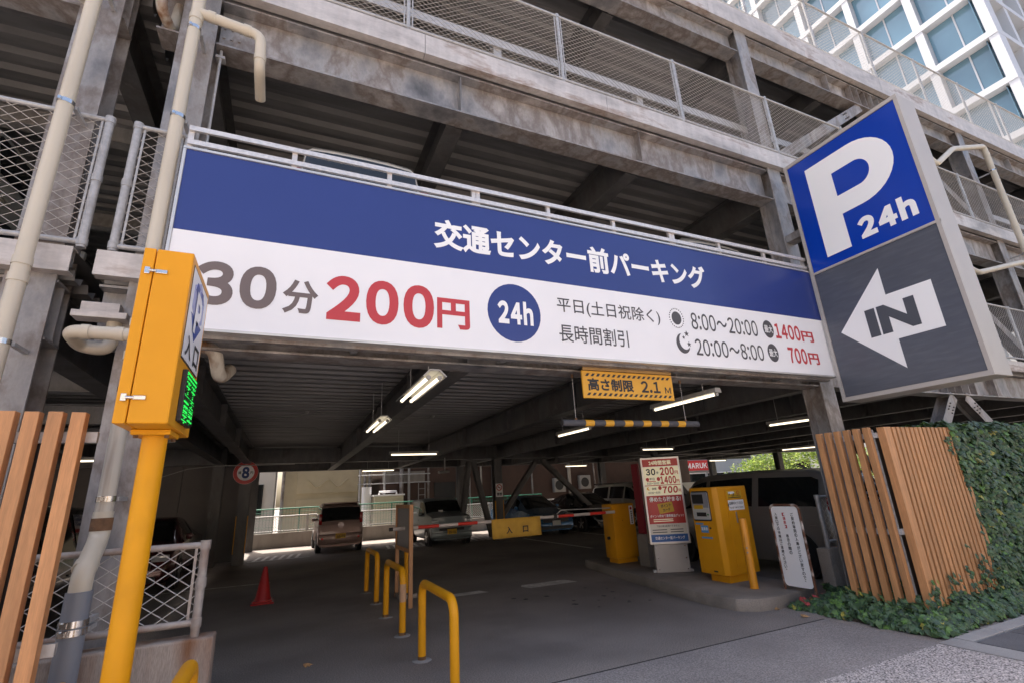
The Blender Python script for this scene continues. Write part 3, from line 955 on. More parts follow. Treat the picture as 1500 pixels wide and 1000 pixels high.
d5 = thing('drainpipe', 'cream drainpipe with an angled branch at the right edge above the ivy', 'pipe', (14.9, 4.2, 3))
pipe(d5, [(12.2, 4.45, 8.6), (12.25, 4.2, 7.85), (13.3, 4.2, 8.55), (15.0, 4.2, 9.1), (15.0, 4.2, 2.0)], .06, pvc, 'pipe', .14)
pipe(d5, [(12.2, 4.45, 5.75), (12.3, 4.2, 5.30), (14.6, 4.2, 5.9), (15.0, 4.2, 5.6)], .055, pvc, 'branch', .14)
for z in (8.85, 7.4, 6.9, 5.2):
    collar(d5, (15.0, 4.2, z), (0, 0, 1), .067, .07)
for z in (8.4, 6.2):
    clamp(d5, 15.0, 4.2, z, .06, YF - .005)

# ================================================================== WOODEN SLAT SCREENS
ws = thing('slat_screen', 'wood-coloured slat screen at the left edge in front of the mesh fence', 'screen', (-1.6, 3.5, 0))
for k in range(9):
    x = -1.105 - k * .102
    MB().box(x - .033, x + .033, 3.5, 3.565, .05, 2.165 + random.uniform(-.004, .004)).build('slat', wood, ws, bevel=.003)
for z in (2.03, .95):
    MB().box(-2.1, -1.02, 3.566, 3.60, z - .03, z + .03).build('cross_rail', zinc, ws)
MB().box(-1.30, -1.26, 3.602, 3.64, 0, 2.0).build('support_post', mat('dark_steel', (.05, .05, .055), .5, .4, .1, 5), ws)
wr = thing('slat_screen', 'wood-coloured slat screen with an open side beside the ivy', 'screen', (7.1, 3.6, 0))
for k in range(6):
    y = 4.21 - k * .118
    MB().box(6.29, 6.35, y - .034, y + .034, .12, 2.125).build('slat', wood, wr, bevel=.003)
for k in range(17):
    x = 6.455 + k * .0925
    MB().box(x - (.029 if k else .04), x + (.029 if k else .04), 3.49 if k else 3.475, 3.56, .12, 2.12 + random.uniform(-.003, .003)).build('slat', wood, wr, bevel=.003)
MB().box(6.42, 8.0, 3.63, 3.645, .1, 2.08).build('slat_gap_shade', mat('gap_shade_tone', (.05, .032, .022), .7, 0, .1, 4), wr)  # dark sheet added behind the slats, shade of the gaps in its colour
for z in (2.03, .95):
    MB().box(6.351, 6.38, 3.58, 4.26, z - .03, z + .03).build('cross_rail', zinc, wr)
    MB().box(6.38, 8.0, 3.561, 3.595, z - .03, z + .03).build('cross_rail', zinc, wr)
MB().box(6.385, 6.415, 3.60, 3.66, 0, 2.1).build('support_post', zinc, wr)

# ================================================================== LEFT LOW WALL AND FENCE
lw = MB().box(-5.0, -.36, 4.12, 4.30, 0, .80).build('low_wall', concr, bevel=.012, loc=(-2.6, 4.2, 0), label='rust-streaked low concrete wall left of the driveway under the mesh fence', cat='wall')
fence('wall_fence', 'rusty pipe-framed mesh fence on the low concrete wall at left', 'fence', (-4.9, 4.2), (-.46, 4.2), .885, 1.365, [4.42, 2.2], .065, .045, .0032, .027, .022, .09, zinco, wire_m)

# ================================================================== RIGHT STUB FENCE ON A CONCRETE BLOCK
MB().box(7.0, 7.34, 4.92, 5.10, 0, .62).build('concrete_block', conc, bevel=.012, loc=(7.17, 5, 0), label='weathered concrete block between the white notice and the slat screen', cat='block')
fence('stub_fence', 'galvanised mesh fence panel rising from the concrete block at right', 'fence', (7.12, 5.0), (9.9, 5.0), .70, 1.31, [.0, 1.3, 2.7], .055, .04, .003, .03, .022, .08)

# ================================================================== HOOP GUARDS
def hoop_thing():
    t = thing('hoop_guard', 'x', 'hoop barrier', (0, 0, 0), 'yellow hoop barriers beside the driveway', True)
    h, L_, r = .735, 1.12, .13
    path = [(0, 0, .012), (0, 0, h - r)]
    path += [(0, r - r * cos(R(a)), h - r + r * sin(R(a))) for a in range(15, 91, 15)]
    path += [(0, L_ - r + r * sin(R(a)), h - r + r * cos(R(a))) for a in range(0, 91, 15)]
    path += [(0, L_, .012)]
    MB().tube(path, .041, 18).build('hoop', yel, t, smooth=50)
    for y in (0, L_):
        MB().cyl((0, y, .012), (0, y, .045), .0418, 18).build('worn_foot', rustm, t, smooth=40)
        MB().add(*(lambda m: (m.v, m.f))(MB().cyl((0, y, .004), (0, y, .014), .10, 20, .085))).build('mortar_ring', conck, t, smooth=40)
    return t
random.seed(11)
h0 = hoop_thing()
HL = [((1.41, 4.52, 0), 'nearest large yellow hoop barrier in the middle of the driveway'),
      ((1.43, 6.70, 0), 'yellow hoop barrier with a tan-taped leg, between two others'),
      ((1.47, 8.88, 0), 'farthest yellow hoop barrier nearest the wooden board'),
      ((-.43, 2.71, 0), 'cropped yellow hoop at the bottom edge in front of the low wall'),
      ((-1.0, 2.66, 0), 'yellow hoop barely showing at the foot of the left slats')]
for i, (p, lb) in enumerate(HL):
    o = h0 if i == 0 else copy_tree(h0)
    put(o, p, 0, lb)
    if i == 1:
        ORG[o.name] = Vector(p)
        MB().cyl((1.43, 6.70, .38), (1.43, 6.70, .58), .0425, 18).build('tape_wrap', mat('tan_tape', (.52, .30, .17), .6, 0, .08, 20), o, smooth=40)

# ================================================================== TRAFFIC CONE
cn = thing('traffic_cone', 'red traffic cone standing alone on the dark asphalt', 'cone', (-.22, 10.3, 0))
MB().tube([(-.22, 10.3, z) for z in (.06, .085, .1, .57, .585)], [.135, .13, .12, .034, .025], 24).build('cone', redpl, cn, smooth=40)
MB().box(-.40, -.04, 10.12, 10.48, .004, .03).build('base', redpl, cn, bevel=.008)
MB().box(-.37, -.07, 10.15, 10.45, .031, .062).build('base_step', redpl, cn, bevel=.008)

# ================================================================== WOODEN NOTICE BOARD
nb = thing('notice_board', 'light wooden framed grey board standing on posts behind the hoops', 'board', (1.86, 8.75, 0))
for y in (8.22, 9.28):
    MB().box(1.84, 1.90, y - .03, y + .03, 0, 1.50).build('leg', wood2, nb, bevel=.003)
for z in (1.47, .80):
    MB().box(1.845, 1.895, 8.251, 9.249, z - .028, z + .028).build('frame_rail', wood2, nb, bevel=.003)
MB().box(1.86, 1.88, 8.251, 9.249, .829, 1.441).build('panel', mat('grey_plastic_sheet', (.13, .12, .125), .35, 0, .08, 3), nb)
po = thing('guide_post', 'yellow post on a small concrete foot behind the wooden board', 'post', (2.0, 9.1, 0))
MB().cyl((2.0, 9.1, .06), (2.0, 9.1, 1.0), .04, 16).build('pole', yel, po, smooth=40)
MB().box(1.84, 2.16, 8.94, 9.26, 0, .07).build('foot', concd, po, bevel=.012)

# ================================================================== ISLAND
isl = [(6.0, 9.78), (5.90, 9.45), (5.72, 8.4), (5.56, 7.2), (5.40, 6.2), (5.34, 5.6), (5.40, 5.2), (5.60, 5.02), (5.9, 4.97), (6.4, 5.0), (6.75, 5.1), (6.9, 5.4), (6.86, 7.5), (6.7, 9.6), (6.5, 9.86), (6.2, 9.9)]
MB().prism(isl, 'z', -.02, .15).build('traffic_island', concd, bevel=.02, smooth=40, kind='structure')

# ================================================================== BARRIER GATE
bg = thing('barrier_gate', 'slim yellow barrier gate cabinet with red and white arm and entrance flag', 'barrier gate', (6.35, 8.9, .15))
MB().box(6.13, 6.60, 8.72, 9.02, .15, .24).build('plinth', yelm, bg, bevel=.004)
cab = MB().box(6.08, 6.62, 8.68, 9.06, .24, 1.27).build('cabinet', yelm, bg, bevel=.02, smooth=30)
MB().cyl((6.07, 8.86, .62), (6.03, 8.86, .62), .03, 12).build('key_switch', blackpl, cab)
MB().cyl((6.3, 8.678, .95), (6.3, 8.672, .95), .008, 8).build('lock', chrome, cab)
GP = Plane((0, 8.679, 0), (1, 0, 0))
patch(GP, rpts(6.49, 6.58, .86, 1.22), white, bg, 'sticker', .002, .002)
patch(GP, cpts(6.535, 1.17, .028, n=16), redsign, bg, 'red_mark', .003, .001)
for k in range(6):
    patch(GP, rpts(6.522, 6.552, 1.09 - k * .042, 1.118 - k * .042), darkink, bg, 'small_print', .003, .001)
MB().cyl((6.12, 8.63, 1.125), (6.12, 8.70, 1.125), .035, 16).build('arm_hub', yelm, bg)
ya = 8.62
segs = [(6.12, 5.80, 'w'), (5.80, 5.40, 'r'), (5.40, 5.0, 'w'), (5.0, 4.55, 'r'), (4.55, 3.45, 'w'), (3.45, 3.2, 'w'), (3.2, 2.85, 'r'), (2.85, 2.5, 'w'), (2.5, 2.15, 'r'), (2.15, 1.70, 'w'), (1.70, 1.62, 'k')]
segs = [(6.08, 5.86, 'w'), (5.86, 5.49, 'r'), (5.49, 5.12, 'w'), (5.12, 4.78, 'r'), (4.78, 3.40, 'w'), (3.40, 3.14, 'w'), (3.14, 2.78, 'r'), (2.78, 2.44, 'w'), (2.44, 2.08, 'r'), (2.08, 1.66, 'w'), (1.66, 1.60, 'k')]
armw, armr = mat('arm_white', (.55, .50, .48), .5, 0, .1, 8), mat('arm_red', (.62, .035, .02), .5, 0, .06, 8)
for a, b, c_ in segs:
    MB().cyl((a, ya, 1.125), (b, ya, 1.125), .028, 14).build('arm_segment', {'w': armw, 'r': armr, 'k': blackpl}[c_], bg, smooth=40)
MB().box(4.68, 4.74, ya - .045, ya + .045, 1.08, 1.17).build('arm_clamp', blackpl, bg, bevel=.006)
pipe(bg, [(6.08, 8.75, 1.20), (4.9, 8.70, 1.23), (4.71, 8.64, 1.12)], .01, zinc, 'stay_rod', .05)
fl = MB()
nx = 12
fv = []
for i in range(nx + 1):
    x = 3.40 + i * (4.38 - 3.40) / nx
    for j, z in enumerate((1.158, 1.05, .94, .83)):
        fv.append((x, ya - .034 - .010 * j * sin(x * 7 + j) * .5 - .003 * j, z))
fl.add(fv, [(i * 4 + j, (i + 1) * 4 + j, (i + 1) * 4 + j + 1, i * 4 + j + 1) for i in range(nx) for j in range(3)])
flag = fl.build('flag', cloth, bg, smooth=60)
md = flag.modifiers.new('thickness', 'SOLIDIFY')
md.thickness = .003
md.offset = 1
FP = Plane((0, ya - .062, 0), (1, 0, 0))
text('入', FP, (3.67, 3.79, .90, 1.02), blackink, bg, .03, lift=.0)
text('口', FP, (4.0, 4.11, .905, 1.015), blackink, bg, .03, lift=.0)

# ================================================================== PRICE BOARD
ang = math.atan2(7.12 - 7.41, 6.47 - 5.96)
pb = thing('price_board', 'red and cream illuminated price board on a grey pedestal', 'sign', (6.25, 7.30, .15))
pu = Vector((cos(ang), sin(ang), 0))
pn = Vector((pu.y, -pu.x, 0))
c0 = Vector((6.245, 7.30, 0))
Zv = Vector((0, 0, 1))
pyl = mat('pedestal_metal', (.40, .37, .35), .5, .2, .06, 3)
ped = MB().obox(c0 + Zv * .375, pu, pn, Zv, .285, .09, .225).build('pedestal', pyl, pb, bevel=.006)
for a in (-.24, 0, .24):
    for z in (.2, .38, .57):
        if a or z > .5:
            p = c0 + pu * a + Zv * z + pn * .09
            MB().cyl(p, p + pn * .006, .009, 8).build('rivet', chrome, ped)
for a in (-.31, .31):
    MB().obox(c0 + pu * a + Zv * .17, pu, pn, Zv, .03, .05, .02).build('anchor', zinc, ped)
MB().obox(c0 + Zv * 1.345, pu, pn, Zv, .345, .11, .735).build('housing', pyl, pb, bevel=.008)
IP = Plane(c0 + pn * .112, pu)
pb_cream = mat('backlit_cream', (.74, .68, .48), .4, 0, .02, 2, emit=(1, .92, .66), estr=.08)
patch(IP, rpts(-.325, .325, .63, 2.06), white, pb, 'face', .0, .004)
patch(IP, rpts(-.315, .315, 1.92, 2.05), redsign, pb, 'red_header', .003, .003)
patch(IP, rpts(-.315, .315, 1.42, 1.915), pb_cream, pb, 'cream_field', .003, .003)
patch(IP, rpts(-.315, .315, 1.585, 1.598), redsign, pb, 'rule', .005, .003)
patch(IP, rpts(-.315, .315, .94, 1.415), redsign, pb, 'red_field', .003, .003)
patch(IP, rpts(-.315, .315, .77, .935), mat('pale_field', (.70, .66, .58), .4, 0, 0), pb, 'pale_field', .003, .003)
patch(IP, rpts(-.315, .315, .645, .765), mat('footer_blue', (.03, .12, .36), .4, 0, 0), pb, 'blue_footer', .003, .003)
I_ = lambda s, r, m, b=.02, **k: text(s, IP, r, m, pb, b, lift=.0055, **k)
I_('24時間営業', (-.20, .20, 1.945, 2.025), pb_cream, .03)
I_('30', (-.27, -.10, 1.77, 1.885), blackink, .045)
I_('分', (-.085, -.045, 1.785, 1.835), blackink, .03)
rk = mat('board_red_ink', (.52, .03, .03), .5, 0, 0)
I_('200', (-.02, .23, 1.76, 1.90), rk, .05)
I_('円', (.24, .30, 1.77, 1.83), rk, .03)
patch(IP, cpts(-.255, 1.70, .03), rk, pb, 'sun_symbol', .0055, .002)
I_('平日', (-.22, -.13, 1.68, 1.725), blackink, .02)
patch(IP, rpts(-.27, -.11, 1.656, 1.668), rk, pb, 'small_print', .0055, .001)
I_('8:00~20:00', (-.27, -.06, 1.61, 1.645), blackink, .02)
patch(IP, cpts(-.06, 1.70, .03, .035), rk, pb, 'badge', .0055, .002)
I_('1400', (-.03, .25, 1.61, 1.745), rk, .05)
I_('円', (.255, .305, 1.62, 1.68), rk, .03)
patch(IP, [(-.255 + .03 * cos(R(a)), 1.54 + .03 * sin(R(a))) for a in range(60, 301, 20)] + [(-.24 + .022 * cos(R(a)), 1.545 + .022 * sin(R(a))) for a in range(280, 80, -20)], yel, pb, 'moon_symbol', .0055, .002)
I_('夜間', (-.20, -.12, 1.515, 1.555), blackink, .02)
I_('20:00~8:00', (-.27, -.06, 1.45, 1.485), blackink, .02)
patch(IP, cpts(-.055, 1.545, .03, .035), rk, pb, 'badge', .0055, .002)
I_('700', (-.02, .25, 1.45, 1.57), rk, .05, shear=.1)
I_('円', (.265, .31, 1.455, 1.515), rk, .03)
I_('停めたら貯まる!', (-.27, .28, 1.31, 1.395), whiteink, .03)
YP = Plane(IP.at(0, 1.205), pu * cos(R(8)) + Zv * sin(R(8)), Zv * cos(R(8)) - pu * sin(R(8)))
patch(YP, rpts(-.13, .13, -.085, .085, .01), plate_y, pb, 'card', .006, .002)
text('ポイント', YP, (-.08, .10, .01, .065), blackink, pb, .03, lift=.0075)
text('カード', YP, (-.06, .07, -.06, -.01), blackink, pb, .03, lift=.0075)
I_('ポイント貯めて豪華景品ゲット!!', (-.29, .29, 1.045, 1.095), whiteink, .02)
for z in (1.015, .985):
    patch(IP, rpts(-.24, .10, z - .008, z + .004), pb_cream, pb, 'small_print', .0055, .001)
I_('下記の車は駐車できません。', (-.20, .20, .885, .92), darkink, .01)
for u0, u1 in ((-.28, -.03), (.03, .25)):
    for z in (.842, .802):
        patch(IP, rpts(u0, u1, z - .007, z + .007), darkink, pb, 'small_print', .0055, .001)
I_('交通センター前パーキング', (-.25, .26, .68, .735), whiteink, .02)
for z0, z1 in ((.61, .635), (2.055, 2.08)):
    patch(IP, rpts(-.345, .345, z0, z1), alu, pb, 'frame', .008, .02)
for a, b in ((-.345, -.325), (.325, .345)):
    patch(IP, rpts(a, b, .636, 2.054), alu, pb, 'frame', .007, .02)
rs = thing('red_pillar_sign', 'dark red sign panel on a concrete base behind the price board', 'sign', (6.5, 8.1, .15))
MB().box(6.30, 6.82, 8.0, 8.2, .72, 2.02).build('panel', mat('deep_red_panel', (.24, .008, .02), .4, 0, .05, 3), rs, bevel=.006)
MB().box(6.28, 6.84, 7.96, 8.24, .13, .715).build('base', concd, rs, bevel=.012)

# ================================================================== TICKET MACHINE
tm = thing('ticket_machine', 'large yellow ticket machine with a grey screen unit on the kerbed island', 'ticket machine', (6.3, 6.1, .15))
MB().box(6.12, 6.58, 5.93, 6.30, .14, .26).build('plinth', yelm, tm, bevel=.004)
body = MB().prism([(6.03, 6.40), (6.03, 5.93), (6.09, 5.87), (6.70, 5.87), (6.70, 6.40)], 'z', .26, 1.52).build('body', yelm, tm, bevel=.01, smooth=20)
dr = MB().box(6.24, 6.66, 5.862, 5.869, .36, 1.46).build('door', yelm, tm, bevel=.002)
MB().box(6.385, 6.41, 5.852, 5.861, .98, 1.14).build('handle', alloy, dr, bevel=.003)
TP = Plane((6.03, 0, 0), (0, -1, 0))
tu = lambda y: -y
patch(TP, rpts(tu(6.375), tu(6.005), 1.02, 1.47, .03), blackpl, tm, 'screen_surround', .004, .01)
scr = patch(TP, rpts(tu(6.365), tu(6.015), 1.04, 1.45, .025), mat('screen_unit_grey', (.30, .30, .33), .4, .1, .04, 5), tm, 'screen_unit', .02, .03)
patch(TP, rpts(tu(6.34), tu(6.11), 1.28, 1.42), blackpl, scr, 'display', .023, .004)
patch(TP, rpts(tu(6.36), tu(6.02), 1.05, 1.22, .02), mat('pale_grey_plastic', (.50, .50, .48), .4, 0, .04, 5), scr, 'lower_unit', .023, .004)
patch(TP, rpts(tu(6.32), tu(6.13), 1.20, 1.26), plate_y, scr, 'yellow_sticker', .026, .003)
patch(TP, rpts(tu(6.28), tu(6.08), 1.09, 1.15), blackpl, scr, 'ticket_slot', .026, .003)
patch(TP, cpts(tu(6.045), 1.12, .015, n=12), mat('green_button', (.02, .2, .08), .4, 0, 0), scr, 'button', .03, .006)
bl = mat('sticker_blue', (.10, .30, .60), .4, 0, 0)
for r_ in ((6.36, 6.20, .965, .99), (6.26, 6.11, .85, .955), (6.27, 6.05, .765, .79)):
    patch(TP, rpts(tu(r_[0]), tu(r_[1]), r_[2], r_[3]), bl, tm, 'sticker', .003, .002)
text('駐車券', TP, (tu(6.25), tu(6.12), .88, .93), whiteink, tm, .02, lift=.004)
MB().cyl((6.03, 6.06, .92), (6.015, 6.06, .92), .012, 10).build('lock', blackpl, tm)
patch(TP, rpts(tu(6.13), tu(6.05), .295, .315), blackpl, tm, 'vent', .003, .002)
DPl = Plane((0, 5.8615, 0), (1, 0, 0))
patch(DPl, rpts(6.27, 6.58, 1.335, 1.455), plate_y, tm, 'warning_sticker', .002, .002)
patch(DPl, [(6.30, 1.405), (6.42, 1.405), (6.44, 1.42), (6.42, 1.44), (6.30, 1.44)], white, tm, 'vehicle_symbol', .004, .002)
for x in (6.32, 6.41):
    patch(DPl, cpts(x, 1.402, .012, n=10), blackpl, tm, 'vehicle_symbol', .005, .002)
patch(DPl, cpts(6.51, 1.42, .028, .03, 16), redsign, tm, 'ban_symbol', .004, .002)
patch(DPl, cpts(6.51, 1.42, .018, .02, 16), plate_y, tm, 'ban_symbol', .006, .002)
text('バイク駐車できません', DPl, (6.29, 6.56, 1.366, 1.388), blackink, tm, .02, lift=.004)
patch(DPl, rpts(6.29, 6.56, 1.345, 1.356), blackink, tm, 'small_print', .004, .001)
patch(DPl, rpts(6.27, 6.60, 1.165, 1.315, .01), white, tm, 'notice_sticker', .002, .002)
patch(DPl, [(6.255, 1.24), (6.275, 1.20), (6.275, 1.28)], blackpl, tm, 'arrow_symbol', .003, .002)
text('駐車券をおとりください', DPl, (6.29, 6.58, 1.245, 1.29), blackink, tm, .02, lift=.004)
text('PLEASE TAKE A TICKET', DPl, (6.29, 6.58, 1.19, 1.215), blackink, tm, .01, lift=.004)
ob = thing('bollard', 'plain orange bollard in front of the ticket machine', 'bollard', (6.08, 5.48, .15))
MB().tube([(6.08, 5.48, .13), (6.08, 5.48, 1.05), (6.08, 5.48, 1.07), (6.08, 5.48, 1.075)], [.055, .055, .05, .02], 20).build('post', mat('orange_bollard', (.68, .27, .015), .4, 0, .06, 4, .02, 60), ob, smooth=40)
for z in (.62, .68):
    MB().cyl((6.035, 5.447, z), (6.028, 5.443, z), .012, 8).build('scuff', conc, ob)

# ================================================================== WHITE NOTICE WITH RUSTED FRAME
wnb = thing('standing_notice', 'white standing notice with vertical lettering and rusted frame', 'notice', (6.35, 4.98, .03))
rustw = mat('rusty_white_paint', (.12, .045, .022), .7, 0, .3, 20, .3, 40, (.66, .60, .55), 1.0, 6.5)
hp = [(6.35, 4.755, .02), (6.35, 4.755, 1.17)] + [(6.35, 4.755 + .07 - .07 * cos(R(a)), 1.17 + .07 * sin(R(a))) for a in range(15, 91, 15)] + [(6.35, 5.20 - .07 + .07 * sin(R(a)), 1.17 + .07 * cos(R(a))) for a in range(0, 91, 15)] + [(6.35, 5.20, .02)]
MB().tube(hp, .017, 10).build('frame', rustw, wnb, smooth=50)
NP = Plane((6.345, 0, 0), (0, -1, 0))
patch(NP, rpts(-5.185, -4.77, .20, 1.222, .055), white, wnb, 'panel', 0., .005)
def vtext(s, ucen, top, size, m, gapf=1.1):
    z = top
    for ch in s:
        if ch == ' ':
            z -= size * gapf * .8
            continue
        hgt = size * (.35 if ch in '、。' else .92)
        text(ch, NP, (ucen - size * (.2 if ch in '、。' else .46), ucen + size * (.2 if ch in '、。' else .46), z - hgt, z), m, wnb, .018, lift=.003)
        z -= size * gapf
vtext('ご契約車両の入庫がございますので、', -4.87, 1.14, .048, blackink)
vtext('【満車】', -5.0, 1.14, .048, redink)
vtext('表示の間の', -5.0, .86, .048, blackink)
vtext('入庫口での待機はご遠慮ください。', -5.12, 1.14, .044, blackink)

# ================================================================== HEIGHT LIMIT SIGN AND BAR
hs = thing('height_sign', 'yellow height limit plate with hazard stripes under the banner', 'sign', (3.53, 4.42, 2.55))
MB().box(2.885, 4.16, 4.42, 4.445, 2.545, 2.855).build('plate', yelsign, hs, bevel=.006)
HP = Plane((0, 4.419, 0), (1, 0, 0))
for z in (2.590, 2.808):
    for k in range(17):
        x = 2.925 + k * .071
        patch(HP, [(x, z - .016), (x + .035, z - .016), (x + .062, z + .016), (x + .027, z + .016)], blackink, hs, 'stripe', .001, .002)
text('高さ制限', HP, (2.95, 3.575, 2.627, 2.772), blackink, hs, .036, lift=.0015)
text('2.1', HP, (3.68, 3.96, 2.63, 2.768), blackink, hs, .034, lift=.0015)
text('M', HP, (4.03, 4.12, 2.63, 2.705), blackink, hs, .01, lift=.0015)
MB().box(2.9, 4.15, 4.41, 4.43, 2.86, 2.91).build('hanger_board', mat('old_tan_sign', (.42, .25, .09), .6, 0, .15, 5), hs)
hb = thing('height_bar', 'black and yellow striped height limit bar hung on wires', 'bar', (3.7, 4.65, 2.3))
MB().tube([(2.72, 4.65, 2.305), (4.69, 4.65, 2.305)], .036, 18).build('pipe', mat('grey_foam', (.075, .075, .085), .7, 0, .12, 20, .2, 60), hb, smooth=50)
for k in range(6):
    x = 3.01 + k * .268
    MB().cyl((x, 4.65, 2.305), (x + .115, 4.65, 2.305), .0375, 18).build('yellow_band', yelsign, hb, smooth=50)
MB().cyl((2.719, 4.65, 2.305), (2.715, 4.65, 2.305), .030, 14).build('open_end', blackpl, hb)
for x in (2.90, 4.50):
    wv = MB().cyl((x, 4.65, 2.34), (x, 4.65, 2.86), .0035, 6).build('hanger_wire', zinc, hb)
    MB().tube([(x - .0, 4.65, 2.33), (x, 4.65, 2.36)], .014, 10).build('eye_clamp', rustm, wv)
    MB().tube([(x - .0, 4.65, 2.82), (x, 4.65, 2.87)], .016, 10).build('eye_clamp', rustm, wv)

# ================================================================== FLUORESCENT LIGHTS
def lamp(two=True):
    t = thing('fluorescent_light', 'x', 'ceiling light', (0, 0, 0), 'fluorescent lights under the first deck', True)
    if two:
        MB().prism([(-.12, 0), (-.05, .07), (.05, .07), (.12, 0), (.105, -.004), (.045, .055), (-.045, .055), (-.105, -.004)], 'y', 0, 1.30).build('reflector', fixt, t)
        for x in (-.055, .055):
            tb = MB().cyl((x, .05, -.005), (x, 1.25, -.005), .017, 12).build('tube', lightm, t, smooth=40)
            for y in (.03, 1.25):
                MB().cyl((x, y, -.005), (x, y + .025, -.005), .024, 10).build('socket', fixt, tb)
    else:
        MB().prism([(-.06, .0), (-.045, .06), (.045, .06), (.06, .0)], 'y', 0, 1.28).build('housing', fixt, t)
        tb = MB().cyl((0, .05, -.02), (0, 1.23, -.02), .017, 12).build('tube', lightm, t, smooth=40)
        for y in (.02, 1.23):
            MB().cyl((0, y, -.02), (0, y + .03, -.02), .024, 10).build('socket', fixt, tb)
    for y in (.25, 1.05):
        MB().cyl((0, y, .06), (.0, y, .60), .006, 6).build('hanger_rod', zinc, t)
    return t
l2, l1 = lamp(True), lamp(False)
L2 = [((1.22, 4.40, 2.70), 0, 'nearest twin-tube light hanging by the centre of the entrance'), ((1.22, 7.15, 2.70), 0, 'second twin-tube light, smaller, deeper behind the nearest one')]
for i, (p, rz, lb) in enumerate(L2):
    put(l2 if i == 0 else copy_tree(l2), p, rz, lb)
L1 = [((5.0, 4.52, 2.70), 0, 'single-tube light right of the height limit plate'), ((5.15, 7.75, 2.70), 0, 'single-tube light seen just under the striped bar'),
      ((3.62, 12.8, 2.70), R(90), 'crosswise tube light low in the centre of the ceiling'), ((3.85, 19.8, 2.70), R(90), 'farthest crosswise tube light above the brown car'),
      ((13.5, 21.0, 2.70), R(90), 'dim tube light far behind the price board, left of it'), ((11.4, 12.5, 2.70), R(88), 'crosswise tube light directly above the price board'),
      ((21.8, 20.0, 2.70), R(90), 'far tube light beside the trees to the right of the board'), ((9.55, 6.0, 2.70), R(12), 'tube light partly behind the right front column'),
      ((18.6, 12.6, 2.70), R(20), 'small tube light beyond the slat screen corner'), ((-3.2, 9.0, 2.70), R(90), 'tube light glimpsed between the left slats'), ((-2.9, 13.0, 2.70), R(90), 'tube light behind the left drainpipe')]
for i, (p, rz, lb) in enumerate(L1):
    put(l1 if i == 0 else copy_tree(l1), p, rz, lb)
for p, lb in (((.26, 10.6, 3.36), 'small white ceiling detector left of the twin lights'), ((2.95, 10.9, 3.36), 'small white ceiling detector right of the twin lights')):
    sd = thing('heat_detector', lb, 'detector', p, 'ceiling detectors')
    MB().tube([(p[0], p[1], 3.34), (p[0], p[1], 3.37), (p[0], p[1], 3.385)], [.035, .055, .06], 14).build('housing', fixt, sd, smooth=40)

# ================================================================== ROUND SIGN, NO SMOKING SIGN, CAMERA
rd = thing('speed_sign', 'round white speed sign with red rim and blue 8 on a column', 'sign', (-1.15, 17.2, 2.6))
SP = Plane((-1.15, 17.2, 2.6), (1, 0, 0))
patch(SP, cpts(0, 0, .34, n=40), white, rd, 'disc', .0, .01)
o_, i_ = cpts(0, 0, .335, n=40), cpts(0, 0, .235, n=40)
MB().add([SP.at(a, b, .004) for a, b in o_ + i_], [(k, (k + 1) % 40, 40 + (k + 1) % 40, 40 + k) for k in range(40)]).build('red_rim', redsign, rd)
text('8', SP, (-.10, .10, -.17, .17), mat('sign_navy', (.01, .04, .18), .5, 0, 0), rd, .06, lift=.005)
text('構', SP, (-.20, -.12, -.045, .045), blackink, rd, .01, lift=.005)
text('内', SP, (.12, .20, -.045, .045), blackink, rd, .01, lift=.005)
MB().cyl((-1.15, 17.2, 2.6), (-1.15, 17.29, 2.6), .02, 10).build('bracket', zinc, rd)
ns = thing('no_smoking_sign', 'small no-smoking sign on the column behind the barrier', 'sign', (7.2, 17.27, 1.8))
SP = Plane((7.2, 17.285, 1.78), (1, 0, 0))
patch(SP, rpts(-.14, .14, -.30, .17), white, ns, 'plate', .0, .006)
o_, i_ = cpts(0, .03, .115, n=28), cpts(0, .03, .085, n=28)
MB().add([SP.at(a, b, .004) for a, b in o_ + i_], [(k, (k + 1) % 28, 28 + (k + 1) % 28, 28 + k) for k in range(28)]).build('red_ring', redsign, ns)
patch(SP, [(-.07, .09), (-.055, .105), (.07, -.03), (.055, -.045)], redsign, ns, 'red_bar', .006, .003)
patch(SP, rpts(-.06, .05, .02, .04), blackink, ns, 'cigarette', .004, .002)
text('禁煙', SP, (-.10, .10, -.26, -.15), blackink, ns, .03, lift=.004)
cc = thing('security_camera', 'small white camera hanging from the back beam', 'camera', (4.9, 16.5, 2.5))
MB().cyl((4.9, 16.5, 2.86), (4.9, 16.5, 2.40), .02, 10).build('stem', fixt, cc)
MB().cyl((4.65, 16.4, 2.38), (5.05, 16.55, 2.40), .045, 14).build('camera_body', fixt, cc, smooth=40)

